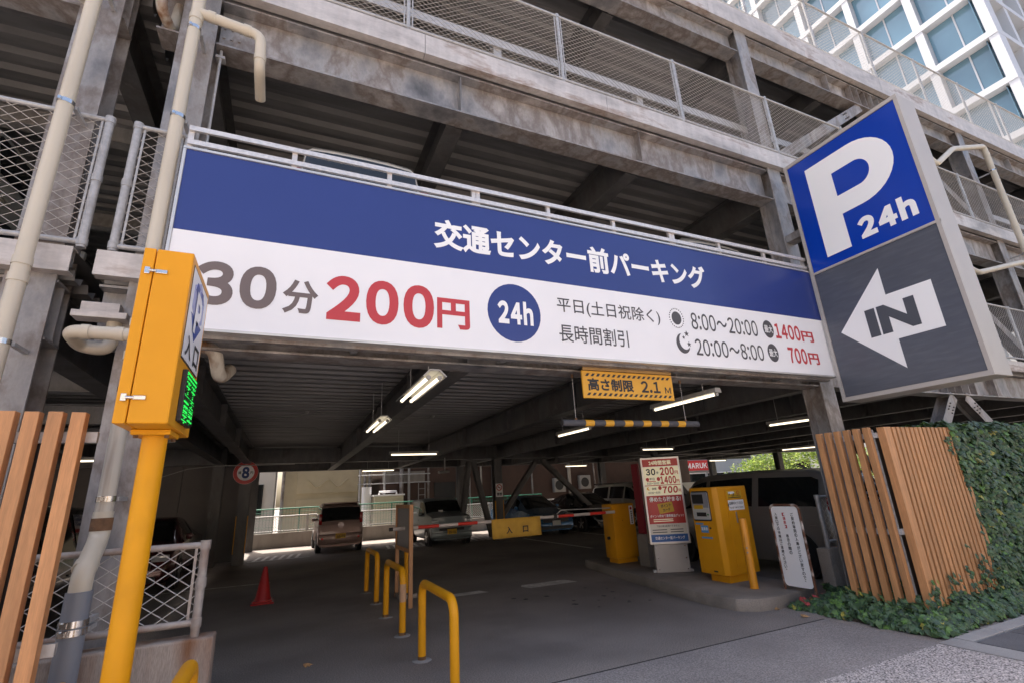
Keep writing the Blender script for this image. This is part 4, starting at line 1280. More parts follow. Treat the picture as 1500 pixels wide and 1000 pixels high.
# ================================================================== VEHICLES
class Loft:
    """car body: rings of 16 points along the length; surface points can be sampled to lay windows on it"""
    def __init__(s, st, z0=.2):
        s.y = [a[0] for a in st]
        s.ring = []
        for (y, zt, zb, wt, wb) in st:
            zb = min(zb, zt - .04)
            half = [(0, z0), (wb * .88, z0), (wb * .985, z0 + .12), (wb, z0 + (zb - z0) * .62), (wb * .975, zb),
                    (wt, zt - min(.07, (zt - zb) * .35)), (wt * .90, zt - .018), (wt * .5, zt), (0, zt + .004)]
            s.ring.append([Vector((x, y, z)) for x, z in half] + [Vector((-x, y, z)) for x, z in half[7:0:-1]])

    def P(s, a, t):
        i = min(int(a), len(s.ring) - 2)
        f = a - i
        t = t % 16
        j = int(t)
        g_ = t - j
        A, B = s.ring[i], s.ring[i + 1]
        p = A[j].lerp(A[(j + 1) % 16], g_)
        q = B[j].lerp(B[(j + 1) % 16], g_)
        return p.lerp(q, f)

    def body(s):
        mb = MB()
        n = len(s.ring)
        mb.add([p for r in s.ring for p in r], [(i * 16 + j, i * 16 + (j + 1) % 16, (i + 1) * 16 + (j + 1) % 16, (i + 1) * 16 + j) for i in range(n - 1) for j in range(16)] + [tuple(range(15, -1, -1)), tuple(range((n - 1) * 16, n * 16))])
        return mb

    def panel(s, a0, a1, t0, t1, off=.007, n=6, m=5, t0b=None, t1b=None):
        """grid over the surface; t range may change from a0 to a1"""
        t0b = t0 if t0b is None else t0b
        t1b = t1 if t1b is None else t1b
        vs = []
        for i in range(n + 1):
            f = i / n
            a = a0 + (a1 - a0) * f
            for j in range(m + 1):
                t = (t0 + (t0b - t0) * f) * (1 - j / m) + (t1 + (t1b - t1) * f) * (j / m)
                p = s.P(a, t)
                da = s.P(min(a + .05, len(s.ring) - 1.001), t) - s.P(max(a - .05, 0), t)
                dt = s.P(a, t + .05) - s.P(a, t - .05)
                nn_ = da.cross(dt)
                nn_ = nn_.normalized() if nn_.length > 1e-9 else Vector((0, 0, 1))
                c_ = Vector((0, p.y * .8, .75))
                if nn_.dot(p - c_) < 0:
                    nn_ = -nn_
                vs.append(p + nn_ * off)
        return MB().add(vs, [(i * (m + 1) + j, i * (m + 1) + j + 1, (i + 1) * (m + 1) + j + 1, (i + 1) * (m + 1) + j) for i in range(n) for j in range(m)])


def car(name, label, cat, loc, rz, paint_, st, W, L_, wb_, wr_=.29, sides=(), shield=None, rearw=None, lights='tail', plate=None, platem=None, tl=None, hl=None, group=None, z0=.2, spokes=5, trim=None, face=True):
    t = thing(name, label, cat, (0, 0, 0), group, True)
    lf = Loft(st, z0)
    b = lf.body().build('body', paint_, t, smooth=38)
    for a0, a1 in sides:
        for t0, t1 in ((4.12, 4.9), (11.88, 11.1)):
            lf.panel(a0, a1, t0, t1, .006, 5, 2).build('side_window', glassd, t, smooth=40)
    if shield:
        lf.panel(shield[0], shield[1], 5.15, 10.85, .006, 6, 8).build('windshield', glassd, t, smooth=40)
    if rearw:
        lf.panel(rearw[0], rearw[1], 5.25, 10.75, .006, 6, 8).build('rear_window', glassd, t, smooth=40)
    for y in (wb_[0], wb_[1]):
        for sx in (-1, 1):
            x = sx * W / 2
            MB().cyl((x - sx * .15, y, wr_ + .02), (x + sx * .004, y, wr_ + .02), wr_ + .06, 24).build('wheel_arch', blackpl, t, smooth=30)
            wl = MB().tube([(x - sx * .16, y, wr_), (x - sx * .02, y, wr_), (x + sx * .012, y, wr_), (x + sx * .014, y, wr_)], [wr_, wr_, wr_ - .02, wr_ * .66], 24).build('wheel', rubber, t, smooth=35)
            rim = MB().cyl((x, y, wr_), (x + sx * .017, y, wr_), wr_ * .64, 20).build('rim', blackpl, wl)
            sp = MB()
            for k in range(spokes):
                a = 2 * pi * k / spokes + .3
                d = Vector((0, cos(a), sin(a)))
                e_ = Vector((0, -sin(a), cos(a)))
                sp.obox(Vector((x + sx * .021, y, wr_)) + d * wr_ * .33, d, e_, Vector((1, 0, 0)), wr_ * .32, wr_ * .075, .005)
            sp.cyl((x + sx * .016, y, wr_), (x + sx * .028, y, wr_), wr_ * .14, 12)
            sp.build('spokes', alloy, wl, kind='stuff')
    zr = st[0][1]
    if tl:
        for sx in (-1, 1):
            MB().box(*sorted((sx * tl[0], sx * tl[1])), tl[2], tl[3], tl[4], tl[5]).build('tail_light', tail, t, bevel=.02, smooth=40)
    if hl:
        for sx in (-1, 1):
            MB().box(*sorted((sx * hl[0], sx * hl[1])), hl[2], hl[3], hl[4], hl[5]).build('headlight', headl, t, bevel=.025, smooth=40)
    yf, yr = st[-1][0], st[0][0]
    if face:
        MB().box(-W * .30, W * .30, yf - .06, yf + .012, .48, .62).build('grille', blackpl, t, bevel=.01)
        MB().box(-W * .36, W * .36, yf - .06, yf + .010, .24, .36).build('lower_intake', blackpl, t, bevel=.01)
    for sx in (-1, 1):
        ys = lf.y[shield[1] if False else int(shield[0])] if shield else .6
        MB().box(*sorted((sx * (W / 2 - .03), sx * (W / 2 + .11))), ys - .45, ys - .36, .96, 1.08).build('mirror', paint_ if trim is None else trim, t, bevel=.03, smooth=40)
        for a0, a1 in sides[:2]:
            yy = lf.P(a0, 4).y
            MB().box(*sorted((sx * (W / 2 - .015), sx * (W / 2 + .012))), yy + .05, yy + .2, .80, .83).build('door_handle', paint_, t, bevel=.006)
    if plate:
        fr = plate[0] == 'f'
        y = yf + .034 if fr else yr - .05
        pl_ = Plane((0, y, plate[2]), (-1, 0, 0) if fr else (1, 0, 0))
        pp = MB().box(-.165, .165, y - (.0 if fr else -.001) - .012, y + .012, plate[2] - .0825, plate[2] + .0825).build('license_plate', platem or plate_w, t, bevel=.004)
        pl_.o = Vector((0, y + (.013 if fr else -.013), plate[2]))
        if plate[1]:
            text(plate[1], pl_, (-.12, .14, -.06, .02), blackink, pp, .03, lift=.001)
    put(t, loc, rz)
    return t


bronze = mat('bronze_car_paint', (.33, .225, .20), .35, .3, .03, 3, coat=.6)
silvg = mat('grey_green_car_paint', (.16, .195, .21), .35, .4, .03, 3, coat=.4)
bluec = mat('blue_car_paint', (.012, .085, .20), .25, .4, .03, 3, coat=.6)
blackc = mat('black_car_paint', (.010, .010, .012), .2, .2, .03, 3, coat=.6)
whitec = mat('white_car_paint', (.55, .53, .50), .3, .0, .03, 3, coat=.6)
greyc = mat('grey_metallic_paint', (.32, .30, .285), .3, .5, .03, 3, coat=.5)
redc = mat('dark_red_car_paint', (.075, .006, .008), .25, .3, .03, 3, coat=.6)
creamc = mat('cream_car_paint', (.46, .42, .35), .35, .0, .03, 3, coat=.5)

KEI = [(-1.70, .80, .74, .64, .69), (-1.66, .94, .90, .66, .725), (-1.55, 1.46, .95, .625, .735), (-1.42, 1.56, .95, .61, .735), (-.4, 1.60, .94, .61, .737), (.4, 1.57, .93, .605, .737), (.62, 1.48, .92, .595, .737), (1.12, .98, .90, .60, .735), (1.5, .88, .80, .62, .71), (1.66, .76, .7, .60, .66), (1.70, .5, .45, .58, .62)]
k1 = car('kei_car', 'brown-pink kei wagon seen from behind, parked at the back fence', 'car', (1.80, 20.1, 0), 0, bronze, KEI, 1.475, 3.4, (-1.18, 1.15), .28, ((2.5, 3.6), (3.7, 4.8), (4.9, 6.6)), (6.9, 6.1), (1.12, 1.95), plate=('r', '89-75', .52), platem=plate_y, tl=(.61, .715, -1.685, -1.50, .90, 1.24))
k1o = Vector((0, 0, 0))
ORG[k1.name] = k1o
MB().box(-.73, .73, -1.745, -1.60, .26, .60).build('rear_bumper', bronze, k1, bevel=.06, smooth=40)
for sx in (-1, 1):
    MB().cyl((sx * .58, -1.735, .46), (sx * .58, -1.756, .46), .035, 12).build('reflector', mat('reflector_glow', (.8, .03, .02), .2, 0, 0), k1)
MB().cyl((.0, -1.69, .86), (.0, -1.71, .86), .10, 20).build('hatch_badge', bronze, k1, smooth=40)
MB().box(-.02, .30, -1.67, -1.655, 1.0, 1.02).build('wiper', blackpl, k1)
MB().box(-.58, .58, -1.62, -1.40, 1.555, 1.59).build('roof_spoiler', bronze, k1, bevel=.01)
for sx in (-1, 1):
    MB().box(*sorted((sx * .22, sx * .44)), -.75, -.62, .9, 1.25).build('headrest', blackpl, k1, bevel=.03)

KEI2 = [(-1.68, .75, .7, .64, .69), (-1.66, .95, .90, .66, .72), (-1.60, 1.42, .98, .65, .735), (-1.48, 1.53, .98, .64, .735), (-.4, 1.56, .98, .64, .737), (.25, 1.55, .98, .64, .737), (.40, 1.50, .97, .63, .737), (.80, 1.08, .96, .66, .735), (1.45, .99, .90, .68, .73), (1.66, .93, .84, .68, .72), (1.70, .5, .45, .62, .66)]
k2 = car('kei_car', 'grey-green boxy kei car facing the entrance behind the wooden board', 'car', (5.27, 18.7, 0), pi, silvg, KEI2, 1.475, 3.4, (-1.15, 1.18), .28, ((2.5, 4.2), (4.35, 6.6)), (7.0, 6.1), (1.1, 1.9), plate=('f', '25-01', .45), platem=plate_y, hl=(.46, .71, 1.58, 1.735, .70, .85))
ORG[k2.name] = Vector((0, 0, 0))
MB().box(-.72, .72, 1.62, 1.73, .25, .44).build('front_bumper', silvg, k2, bevel=.03, smooth=40)
MB().box(.05, .2, .78, .80, 1.06, 1.14).build('permit_card', white, k2)
MB().box(-.72, .72, 1.64, 1.725, .57, .62).build('chrome_strip', alloy, k2, bevel=.01)
SED = [(-2.25, .85, .78, .70, .80), (-2.15, 1.02, .92, .66, .85), (-1.5, 1.22, .96, .60, .875), (-.6, 1.44, .95, .58, .88), (.0, 1.47, .94, .585, .88), (.35, 1.42, .93, .58, .88), (1.15, .98, .90, .68, .875), (1.8, .86, .78, .72, .86), (2.15, .72, .66, .68, .80), (2.25, .5, .45, .62, .72)]
bc = car('sedan', 'dark blue car facing out, half hidden behind the entrance flag', 'car', (9.2, 19.0, 0), pi, bluec, SED, 1.76, 4.5, (-1.35, 1.32), .31, ((2.2, 3.2), (3.35, 5.2)), (6.0, 5.1), (1.4, 2.8), plate=('f', '', .46), hl=(.50, .80, 1.95, 2.2, .62, .75))
pc = car('sedan', 'black low-nosed car facing out, left of the barrier cabinet', 'car', (11.55, 18.7, 0), pi, blackc, SED, 1.76, 4.5, (-1.35, 1.32), .31, ((2.2, 3.2), (3.35, 5.2)), (6.0, 5.1), (1.4, 2.8), plate=('f', '', .46), hl=(.50, .80, 1.95, 2.2, .62, .75))
VAN = [(-2.2, .9, .82, .74, .80), (-2.15, 1.05, .98, .74, .84), (-2.02, 1.62, 1.05, .66, .85), (-1.8, 1.73, 1.05, .65, .855), (-.4, 1.77, 1.04, .655, .86), (.6, 1.74, 1.03, .65, .86), (.95, 1.66, 1.02, .64, .86), (1.55, 1.12, 1.0, .70, .855), (2.0, .98, .88, .74, .84), (2.2, .82, .74, .72, .80), (2.28, .5, .45, .66, .74)]
wc = car('van', 'white wagon with a black roof facing out beyond the barrier cabinet', 'van', (14.4, 19.0, 0), pi, whitec, VAN, 1.72, 4.48, (-1.35, 1.38), .32, ((2.5, 3.8), (3.9, 4.9), (5.0, 6.6)), (6.9, 6.05), (1.15, 1.9), plate=('f', '', .46), hl=(.50, .80, 2.0, 2.22, .70, .86))
ORG[wc.name] = Vector((0, 0, 0))
MB().box(-.62, .62, -2.0, .85, 1.745, 1.80).build('roof_panel', blackc, wc, bevel=.02)
mv = car('minivan', 'dark grey minivan parked side-on behind the ticket machine', 'van', (8.83, 7.55, 0), 0, greyc, VAN, 1.72, 4.48, (-1.42, 1.36), .33, ((2.45, 3.75), (3.85, 4.85), (4.95, 6.65)), (6.9, 6.05), (1.15, 1.9), tl=(.60, .80, -2.2, -2.05, .95, 1.3))
rc = car('sedan', 'dark red car in the shadows of the left bay behind the pole', 'car', (-2.9, 15.0, 0), pi, redc, SED, 1.76, 4.5, (-1.35, 1.32), .31, ((2.2, 3.2), (3.35, 5.2)), (6.0, 5.1), (1.4, 2.8), hl=(.50, .80, 1.95, 2.2, .62, .75))
dv = car('van', 'black van glimpsed between the left wooden slats', 'van', (-3.55, 9.0, 0), pi, blackc, VAN, 1.72, 4.48, (-1.35, 1.38), .32, ((2.5, 3.8), (3.9, 4.9), (5.0, 6.6)), (6.9, 6.05), (1.15, 1.9), hl=(.50, .80, 2.0, 2.22, .70, .86))
KV = [(-1.70, .9, .82, .66, .70), (-1.68, 1.05, 1.0, .66, .73), (-1.58, 1.72, 1.08, .60, .735), (-1.42, 1.86, 1.08, .585, .735), (-.4, 1.89, 1.06, .59, .737), (.6, 1.87, 1.05, .585, .737), (.85, 1.80, 1.04, .575, .737), (1.4, 1.12, 1.0, .62, .735), (1.6, .98, .88, .64, .72), (1.68, .82, .74, .64, .70), (1.70, .5, .45, .62, .66)]
u1 = car('kei_van', 'cream kei van on the first deck, roof showing left above the banner', 'van', (.52, 6.45, LV[0][0]), 0, creamc, KV, 1.475, 3.4, (-1.2, 1.15), .27, ((2.5, 3.6), (3.7, 4.8), (4.9, 6.6)), (6.9, 6.1), (1.12, 1.95), tl=(.62, .735, -1.70, -1.55, 1.0, 1.35))
ORG[u1.name] = Vector((0, 0, 0))
u2 = car('kei_van', 'beige kei van on the first deck, roof showing at right above the banner', 'van', (6.15, 6.68, LV[0][0]), 0, creamc, KV, 1.475, 3.4, (-1.2, 1.15), .27, ((2.5, 3.6), (3.7, 4.8), (4.9, 6.6)), (6.9, 6.1), (1.12, 1.95), tl=(.62, .735, -1.70, -1.55, 1.0, 1.35))
u3 = car('hatchback', 'white hatchback on the upper deck behind the mesh guard', 'car', (5.95, 7.1, LV[1][0]), 0, whitec, KEI, 1.475, 3.4, (-1.18, 1.15), .28, ((2.5, 3.6), (3.7, 4.8), (4.9, 6.6)), (6.9, 6.1), (1.12, 1.95), tl=(.60, .735, -1.70, -1.52, .93, 1.22))
u4 = car('hatchback', 'pale hatchback behind the coarse mesh at the far left', 'car', (-3.3, 6.75, LV[0][0]), 0, creamc, KEI, 1.475, 3.4, (-1.2, 1.15), .27, ((2.5, 3.6), (3.7, 4.8), (4.9, 6.6)), (6.9, 6.1), (1.12, 1.95), tl=(.55, .74, -1.73, -1.55, .55, .95))
u5 = car('hatchback', 'white hatchback on the first deck right of the P sign', 'car', (14.6, 6.9, LV[0][0]), 0, whitec, KEI, 1.475, 3.4, (-1.18, 1.15), .28, ((2.5, 3.6), (3.7, 4.8), (4.9, 6.6)), (6.9, 6.1), (1.12, 1.95), tl=(.60, .735, -1.70, -1.52, .93, 1.22))

# ================================================================== BACK OF THE GARAGE
MB().box(-1.3, 22, 22.5, 22.68, 0, .56).build('back_wall', conc, bevel=.01, loc=(8, 22.6, 0), label='low weathered concrete wall at the back behind the brown kei car', cat='wall')
fence('back_fence', 'galvanised mesh fence on top of the low back wall', 'fence', (-1.2, 22.58), (14, 22.58), .62, 1.18, [.1 + 2.0 * k for k in range(8)], .05, .05, .006, .024, .022, .06)
gf = thing('green_fence', 'green panel fence standing behind the back mesh fence', 'fence', (4, 23.2, 0))
MB().cyl((-1.6, 23.2, 1.46), (12, 23.2, 1.46), .025, 8).build('top_rail', greenfence, gf)
for k in range(8):
    MB().cyl((-1.3 + 1.9 * k, 23.2, 0), (-1.3 + 1.9 * k, 23.2, 1.47), .025, 8).build('post', greenfence, gf)
gw = MB()
for k in range(110):
    gw.cyl((-1.6 + k * .12, 23.2, .1), (-1.6 + k * .12, 23.2, 1.44), .005, 4)
for k in range(5):
    gw.cyl((-1.6, 23.2, .2 + k * .28), (12, 23.2, .2 + k * .28), .005, 4)
gw.build('wire_mesh', greenfence, gf, kind='stuff')
beige = mat('beige_render', (.52, .45, .31), .85, 0, .12, .8, .1, 20, (.38, .31, .20), .6, .9)
bb = thing('beige_building', 'beige rendered building with moulded panels beyond the back fence', 'building', (1.8, 27, 0))
MB().box(-.2, 3.9, 26, 32, 0, 4.6).build('wall', beige, bb)
for z0 in (.3, 2.05):
    MB().box(.45, 3.25, 25.94, 25.999, z0, z0 + 1.5).build('moulded_panel', beige, bb, bevel=.02)
    curl = [(.9 + 1.9 * i / 16, z0 + .45 + .18 * cos(i / 16 * 4 * pi)) for i in range(17)]
    MB().tube([(x, 25.93, z) for x, z in curl], .03, 8).build('moulding', beige, bb, smooth=50)
MB().box(-.3, 4.0, 25.9, 32.1, 4.6, 4.8).build('roof', conc, bb)
for x in (-.12, 3.55, 3.78):
    MB().cyl((x, 25.8, 0), (x, 25.8, 4.6), .07, 10).build('downpipe', galv, bb, smooth=40)
wbld = thing('white_building', 'bright white house wall left of the beige building', 'building', (-3, 30, 0))
MB().box(-9, -.5, 27.5, 34, 0, 5.2).build('wall', mat('white_render', (.68, .66, .62), .85, 0, .06, 1, .1, 20), wbld)
MB().box(-1.9, -1.0, 27.44, 27.5, 1.2, 2.6).build('window', glassd, wbld)
MB().box(-9.1, -.4, 27.4, 34.1, 5.2, 5.35).build('roof', conc, wbld)
brick = mat('brown_tile_wall', (.085, .048, .036), .7, 0, .15, 2, .15, 20)
bw2 = thing('brown_building', 'dark brown building with vertical pipes behind the parked cars', 'building', (12, 28, 0))
MB().box(4.3, 24, 25.2, 33, 0, 5.0).build('wall', brick, bw2)
MB().box(4.3, 6.4, 25.12, 25.199, 2.35, 2.9).build('canopy', conc, bw2)
MB().box(6.9, 8.0, 25.13, 25.199, .2, 2.3).build('door', mat('dark_door', (.03, .028, .027), .6, 0, .1, 5), bw2)
for k, x in enumerate((5.2, 5.55, 6.55, 8.2, 8.75, 9.4, 10.1, 10.5, 12.4, 14.8, 16.5)):
    MB().cyl((x, 25.0, .1), (x, 25.0, 4.4), .05 + .05 * (k % 3 == 0), 10).build('downpipe', mat('pale_pipe', (.42, .38, .33), .5, 0, .1, 4) if k % 2 else galv, bw2, smooth=40)
for x, z in ((13.7, 1.5), (15.4, 1.6)):
    ac = MB().box(x, x + .7, 24.8, 25.1, z, z + .75).build('ac_unit', fixt, bw2, bevel=.02)
    MB().cyl((x + .3, 24.79, z + .37), (x + .3, 24.8, z + .37), .26, 20).build('fan_grille', blackpl, ac)
MB().box(4.2, 24.1, 25.1, 33.1, 5.0, 5.2).build('roof', conc, bw2)
yc = mat('cream_panel', (.60, .55, .42), .7, 0, .08, 3)
ldr = thing('ladder', 'white ladder leaning against the brown building behind the kei cars', 'ladder', (5.4, 24.9, 0))
for x in (5.95, 6.28):
    MB().cyl((x, 24.6, .05), (x + .12, 25.08, 2.3), .022, 8).build('rail', fixt, ldr)
for k in range(7):
    f_ = .1 + k * .13
    MB().cyl((5.95 + .12 * f_, 24.6 + .48 * f_, .05 + 2.25 * f_), (6.28 + .12 * f_, 24.6 + .48 * f_, .05 + 2.25 * f_), .014, 8).build('rung', fixt, ldr)
pf = thing('pipe_frame', 'grey pipe frame standing over the cream tank', 'frame', (4.4, 24.5, 0))
for x in (3.2, 4.35, 5.55):
    MB().cyl((x, 24.9, 0), (x, 24.9, 4.2), .055, 10).build('post', zinc, pf, smooth=40)
for z in (2.35, 2.75):
    MB().cyl((3.1, 24.83, z), (6.6, 24.83, z), .025, 8).build('crossbar', zinc, pf, smooth=40)
cb_ = thing('cable', 'thin white cable looping to the round speed sign', 'cable', (-2, 16.8, 2.7))
MB().tube([(-4.2, 16.8, 2.35), (-3.4, 16.8, 2.45), (-2.6, 16.8, 2.72), (-1.9, 16.9, 2.80), (-1.2, 17.0, 2.80), (.2, 17.2, 2.82)], .014, 6).build('cord', fixt, cb_, smooth=60)
wt = thing('storage_tank', 'cream boxy storage tank with pipes beyond the green fence', 'tank', (4.6, 24.2, 0))
MB().box(3.75, 5.1, 24.0, 24.8, .2, 1.75).build('body', yc, wt, bevel=.03)
for k in range(3):
    MB().box(3.80 + k * .45, 4.15 + k * .45, 23.975, 24.001, .35, 1.6).build('panel', yc, wt, bevel=.01)
MB().box(3.7, 5.15, 23.96, 24.84, 1.752, 1.82).build('lid', white, wt, bevel=.01)
MB().tube([(4.0, 24.2, 1.82), (4.0, 24.2, 1.95), (4.8, 24.2, 1.95), (4.8, 24.2, 1.82)], .05, 10).build('pipe', white, wt, smooth=40)
MB().cyl((3.45, 24.4, 0), (3.45, 24.4, 2.2), .22, 16).build('cylinder', white, wt, smooth=40)

# ================================================================== BEYOND THE RIGHT SIDE: trees, shop, wall
def leafy(name, col):
    """thin leaf that lets sunlight through"""
    m = mat(name, col, .5, 0, .3, 6)
    nt = m.node_tree
    tr_ = nt.nodes.new('ShaderNodeBsdfTranslucent')
    tr_.inputs[0].default_value = (*[min(1, c * 1.5) for c in col], 1)
    ms = nt.nodes.new('ShaderNodeMixShader')
    ms.inputs[0].default_value = .5
    nt.links.new(nt.nodes['Principled BSDF'].outputs[0], ms.inputs[1])
    nt.links.new(tr_.outputs[0], ms.inputs[2])
    nt.links.new(ms.outputs[0], nt.nodes['Material Output'].inputs['Surface'])
    return m


def tree(name, label, loc, h, rad, seed, mats_, n=4200):
    random.seed(seed)
    x, y, z = loc
    t = thing(name, label, 'tree', loc, 'street trees beyond the right side')
    th = h * .27
    tr = MB().tube([(x, y, 0), (x + .05, y, th * .5), (x + .02, y + .05, th)], [.13, .10, .08], 10)
    tr.build('trunk', stemm, t, smooth=50)
    cl = []
    for k in range(9):
        a = k * 2.4
        d = Vector((cos(a), sin(a), random.uniform(-.1, 1.1))).normalized() * rad * random.uniform(.6, 1.05)
        e_ = Vector((x, y, th)) + d
        MB().tube([(x + .02, y + .05, th - .1), Vector((x, y, th)) + d * .5 + Vector((0, 0, .1)), e_], [.05, .03, .012], 6).build('limb', stemm, t, smooth=50)
        cl.append((e_, rad * random.uniform(.3, .5)))
    cl.append((Vector((x, y, th + rad * .9)), rad * .5))
    mb = MB()
    for i in range(n):
        c_, r_ = random.choice(cl)
        d = Vector((random.gauss(0, 1), random.gauss(0, 1), random.gauss(0, .8)))
        d = d.normalized() * r_ * random.uniform(.35, 1.15)
        p = c_ + d
        u = Vector((random.gauss(0, 1), random.gauss(0, 1), random.gauss(0, .5))).normalized()
        w = u.cross(Vector((random.gauss(0, 1), random.gauss(0, 1), random.gauss(0, 1)))).normalized()
        s_ = random.uniform(.07, .13)
        mb.add([p - u * s_, p + w * s_ * .45, p + u * s_, p - w * s_ * .45], [(0, 1, 2, 3)], random.randrange(len(mats_)))
    mb.build('crown', mats_, t)
    return t
tl_m = [leafy(*a) for a in (('tree_leaf_a', (.17, .25, .05)), ('tree_leaf_b', (.24, .30, .07)), ('tree_leaf_c', (.10, .16, .035)))]
tree('street_tree', 'sunlit tree left of the red shop sign', (21.6, 27.0, 0), 7.5, 2.2, 1, tl_m)
tree('street_tree', 'sunlit tree between the red sign and the dark brace', (31.6, 25, 0), 7.0, 2.2, 2, tl_m)
tree('street_tree', 'loose bright tree in the gap above the minivan roof', (31, 19.5, 0), 7.2, 2.4, 3, tl_m)
tree('street_tree', 'rightmost bright tree just left of the slat screen', (33, 15.5, 0), 7.2, 2.4, 5, tl_m)
shp = thing('shop_building', 'grey shop front with a red sign among the trees', 'building', (34, 34, 0))
MB().box(27, 46, 31.5, 40, 0, 7).build('wall', mat('pale_blue_wall', (.38, .41, .45), .7, 0, .06, 1), shp)
for k in range(8):
    w_ = MB().box(27.6 + k * 2.2, 29.4 + k * 2.2, 31.42, 31.499, .9, 2.3).build('window', glassd, shp)
    MB().box(27.5 + k * 2.2, 29.5 + k * 2.2, 31.36, 31.419, 2.3, 2.38).build('lintel', white, shp)
ssg = MB().box(29.0, 32.6, 31.15, 31.35, 2.55, 3.35).build('sign_panel', mat('shop_red', (.62, .03, .035), .5, 0, .03, 3), shp)
text('MARUKO', Plane((0, 31.149, 0), (1, 0, 0)), (29.5, 32.2, 2.72, 3.15), whiteink, ssg, .03, lift=.002)
pw = thing('panel_fence', 'pale panel hoarding beyond the parked cars under the trees', 'fence', (22, 22, 0))
for k in range(8):
    MB().box(17.5 + k * 1.5, 18.96 + k * 1.5, 24.0, 24.06, 0, 1.65).build('panel', mat('hoarding_panel', (.40, .40, .37), .6, 0, .05, 2), pw)

sb_ = thing('sky_block_building', 'pale grey building added behind the trees on the right to block sky', 'building', (44, 12, 0))
MB().box(38, 44.5, -2, 30, 0, 13).build('wall', mat('pale_grey_wall', (.42, .42, .41), .7, 0, .08, 1), sb_)  # added mass that keeps sky light out of the open right side
for k in range(9):
    for f in range(3):
        MB().box(37.93, 37.99, -.6 + k * 3.4, 1.6 + k * 3.4, 1.2 + f * 3.6, 2.9 + f * 3.6).build('window', glassd, sb_)

# ================================================================== OFFICE TOWER
tw = thing('office_tower', 'white gridded glass office tower rising at the upper right', 'building', (58, 36, 0))
tfr = mat('tower_white', (.52, .535, .57), .5, 0, .03, .2)
tgl = mat('tower_glass', (.12, .24, .32), .06, .0, .25, .12, spec=1.0, ovar=.22)
tds = mat('tower_soffit', (.10, .105, .12), .6, 0, .05, 1)
TX, TY, FH, BW, NB, NF = 45.0, 9.6, 4.2, 4.05, 11, 13
TZ0 = 32.2 - 4.2 * 5
core = MB().box(TX + 1.1, TX + 34, TY + 1.1, TY + NB * BW - 1, 0, TZ0 + NF * FH - .2).build('core', tds, tw)
for f in range(NF + 1):
    z = TZ0 + f * FH
    MB().box(TX, TX + 34, TY, TY + NB * BW + .6, z - .25, z + .25).build('floor_band', tfr, tw)
pm = MB().box(-.02, 1.12, -.27, .27, .26, FH - .26).mesh('pier', tfr)
gm = MB().box(0, .05, .28, BW - .28, .26, FH - .26).mesh('window', tgl)
mm_ = MB().box(-.06, -.01, -.05, .05, .26, FH - .26).mesh('mullion', tfr)
for f in range(NF):
    for b_ in range(NB + 1):
        if b_ and (f > 10 and b_ < 2):
            pass
        o = bpy.data.objects.new('pier', pm)
        COL.objects.link(o)
        o.parent = tw
        o.location = Vector((TX + .06, TY + b_ * BW + (.28 if b_ == 0 else 0), TZ0 + f * FH)) - ORG[tw.name]
        if b_ < NB:
            g_ = bpy.data.objects.new('window', gm)
            COL.objects.link(g_)
            g_.parent = tw
            g_.location = Vector((TX + .75, TY + b_ * BW, TZ0 + f * FH)) - ORG[tw.name]
            m_ = bpy.data.objects.new('mullion', mm_)
            COL.objects.link(m_)
            m_.parent = g_
            m_.location = (0, BW * .5, 0)
    for b_ in range(8):
        if b_:
            o = bpy.data.objects.new('pier', pm)
            COL.objects.link(o)
            o.parent = tw
            o.rotation_euler = (0, 0, pi / 2)
            o.location = Vector((TX + b_ * BW, TY + .06, TZ0 + f * FH)) - ORG[tw.name]
        g_ = bpy.data.objects.new('window', gm)
        COL.objects.link(g_)
        g_.parent = tw
        g_.rotation_euler = (0, 0, pi / 2)
        g_.location = Vector((TX + (b_ + 1) * BW, TY + .75, TZ0 + f * FH)) - ORG[tw.name]
        m_ = bpy.data.objects.new('mullion', mm_)
        COL.objects.link(m_)
        m_.parent = g_
        m_.location = (0, BW * .5, 0)

# ================================================================== IVY
random.seed(21)
LEAF = [(0, -.42), (.30, -.34), (.46, -.08), (.26, .06), (.33, .34), (.10, .28), (0, .58), (-.10, .28), (-.33, .34), (-.26, .06), (-.46, -.08), (-.30, -.34)]


def leaf(mb, p, n, s_, mi):
    n = Vector(n).normalized()
    u = n.cross(Vector((random.gauss(0, 1), random.gauss(0, 1), random.gauss(0, 1)))).normalized()
    v = n.cross(u)
    c = p + n * s_ * .10
    vs = [c] + [p + u * a * s_ + v * b * s_ - n * abs(a) * s_ * .35 for a, b in LEAF]
    mb.add(vs, [(0, i + 1, (i + 1) % 12 + 1) for i in range(12)], mi)


def pick():
    r_ = random.random()
    return 0 if r_ < .42 else 1 if r_ < .68 else 2 if r_ < .89 else 3 if r_ < .985 else 4


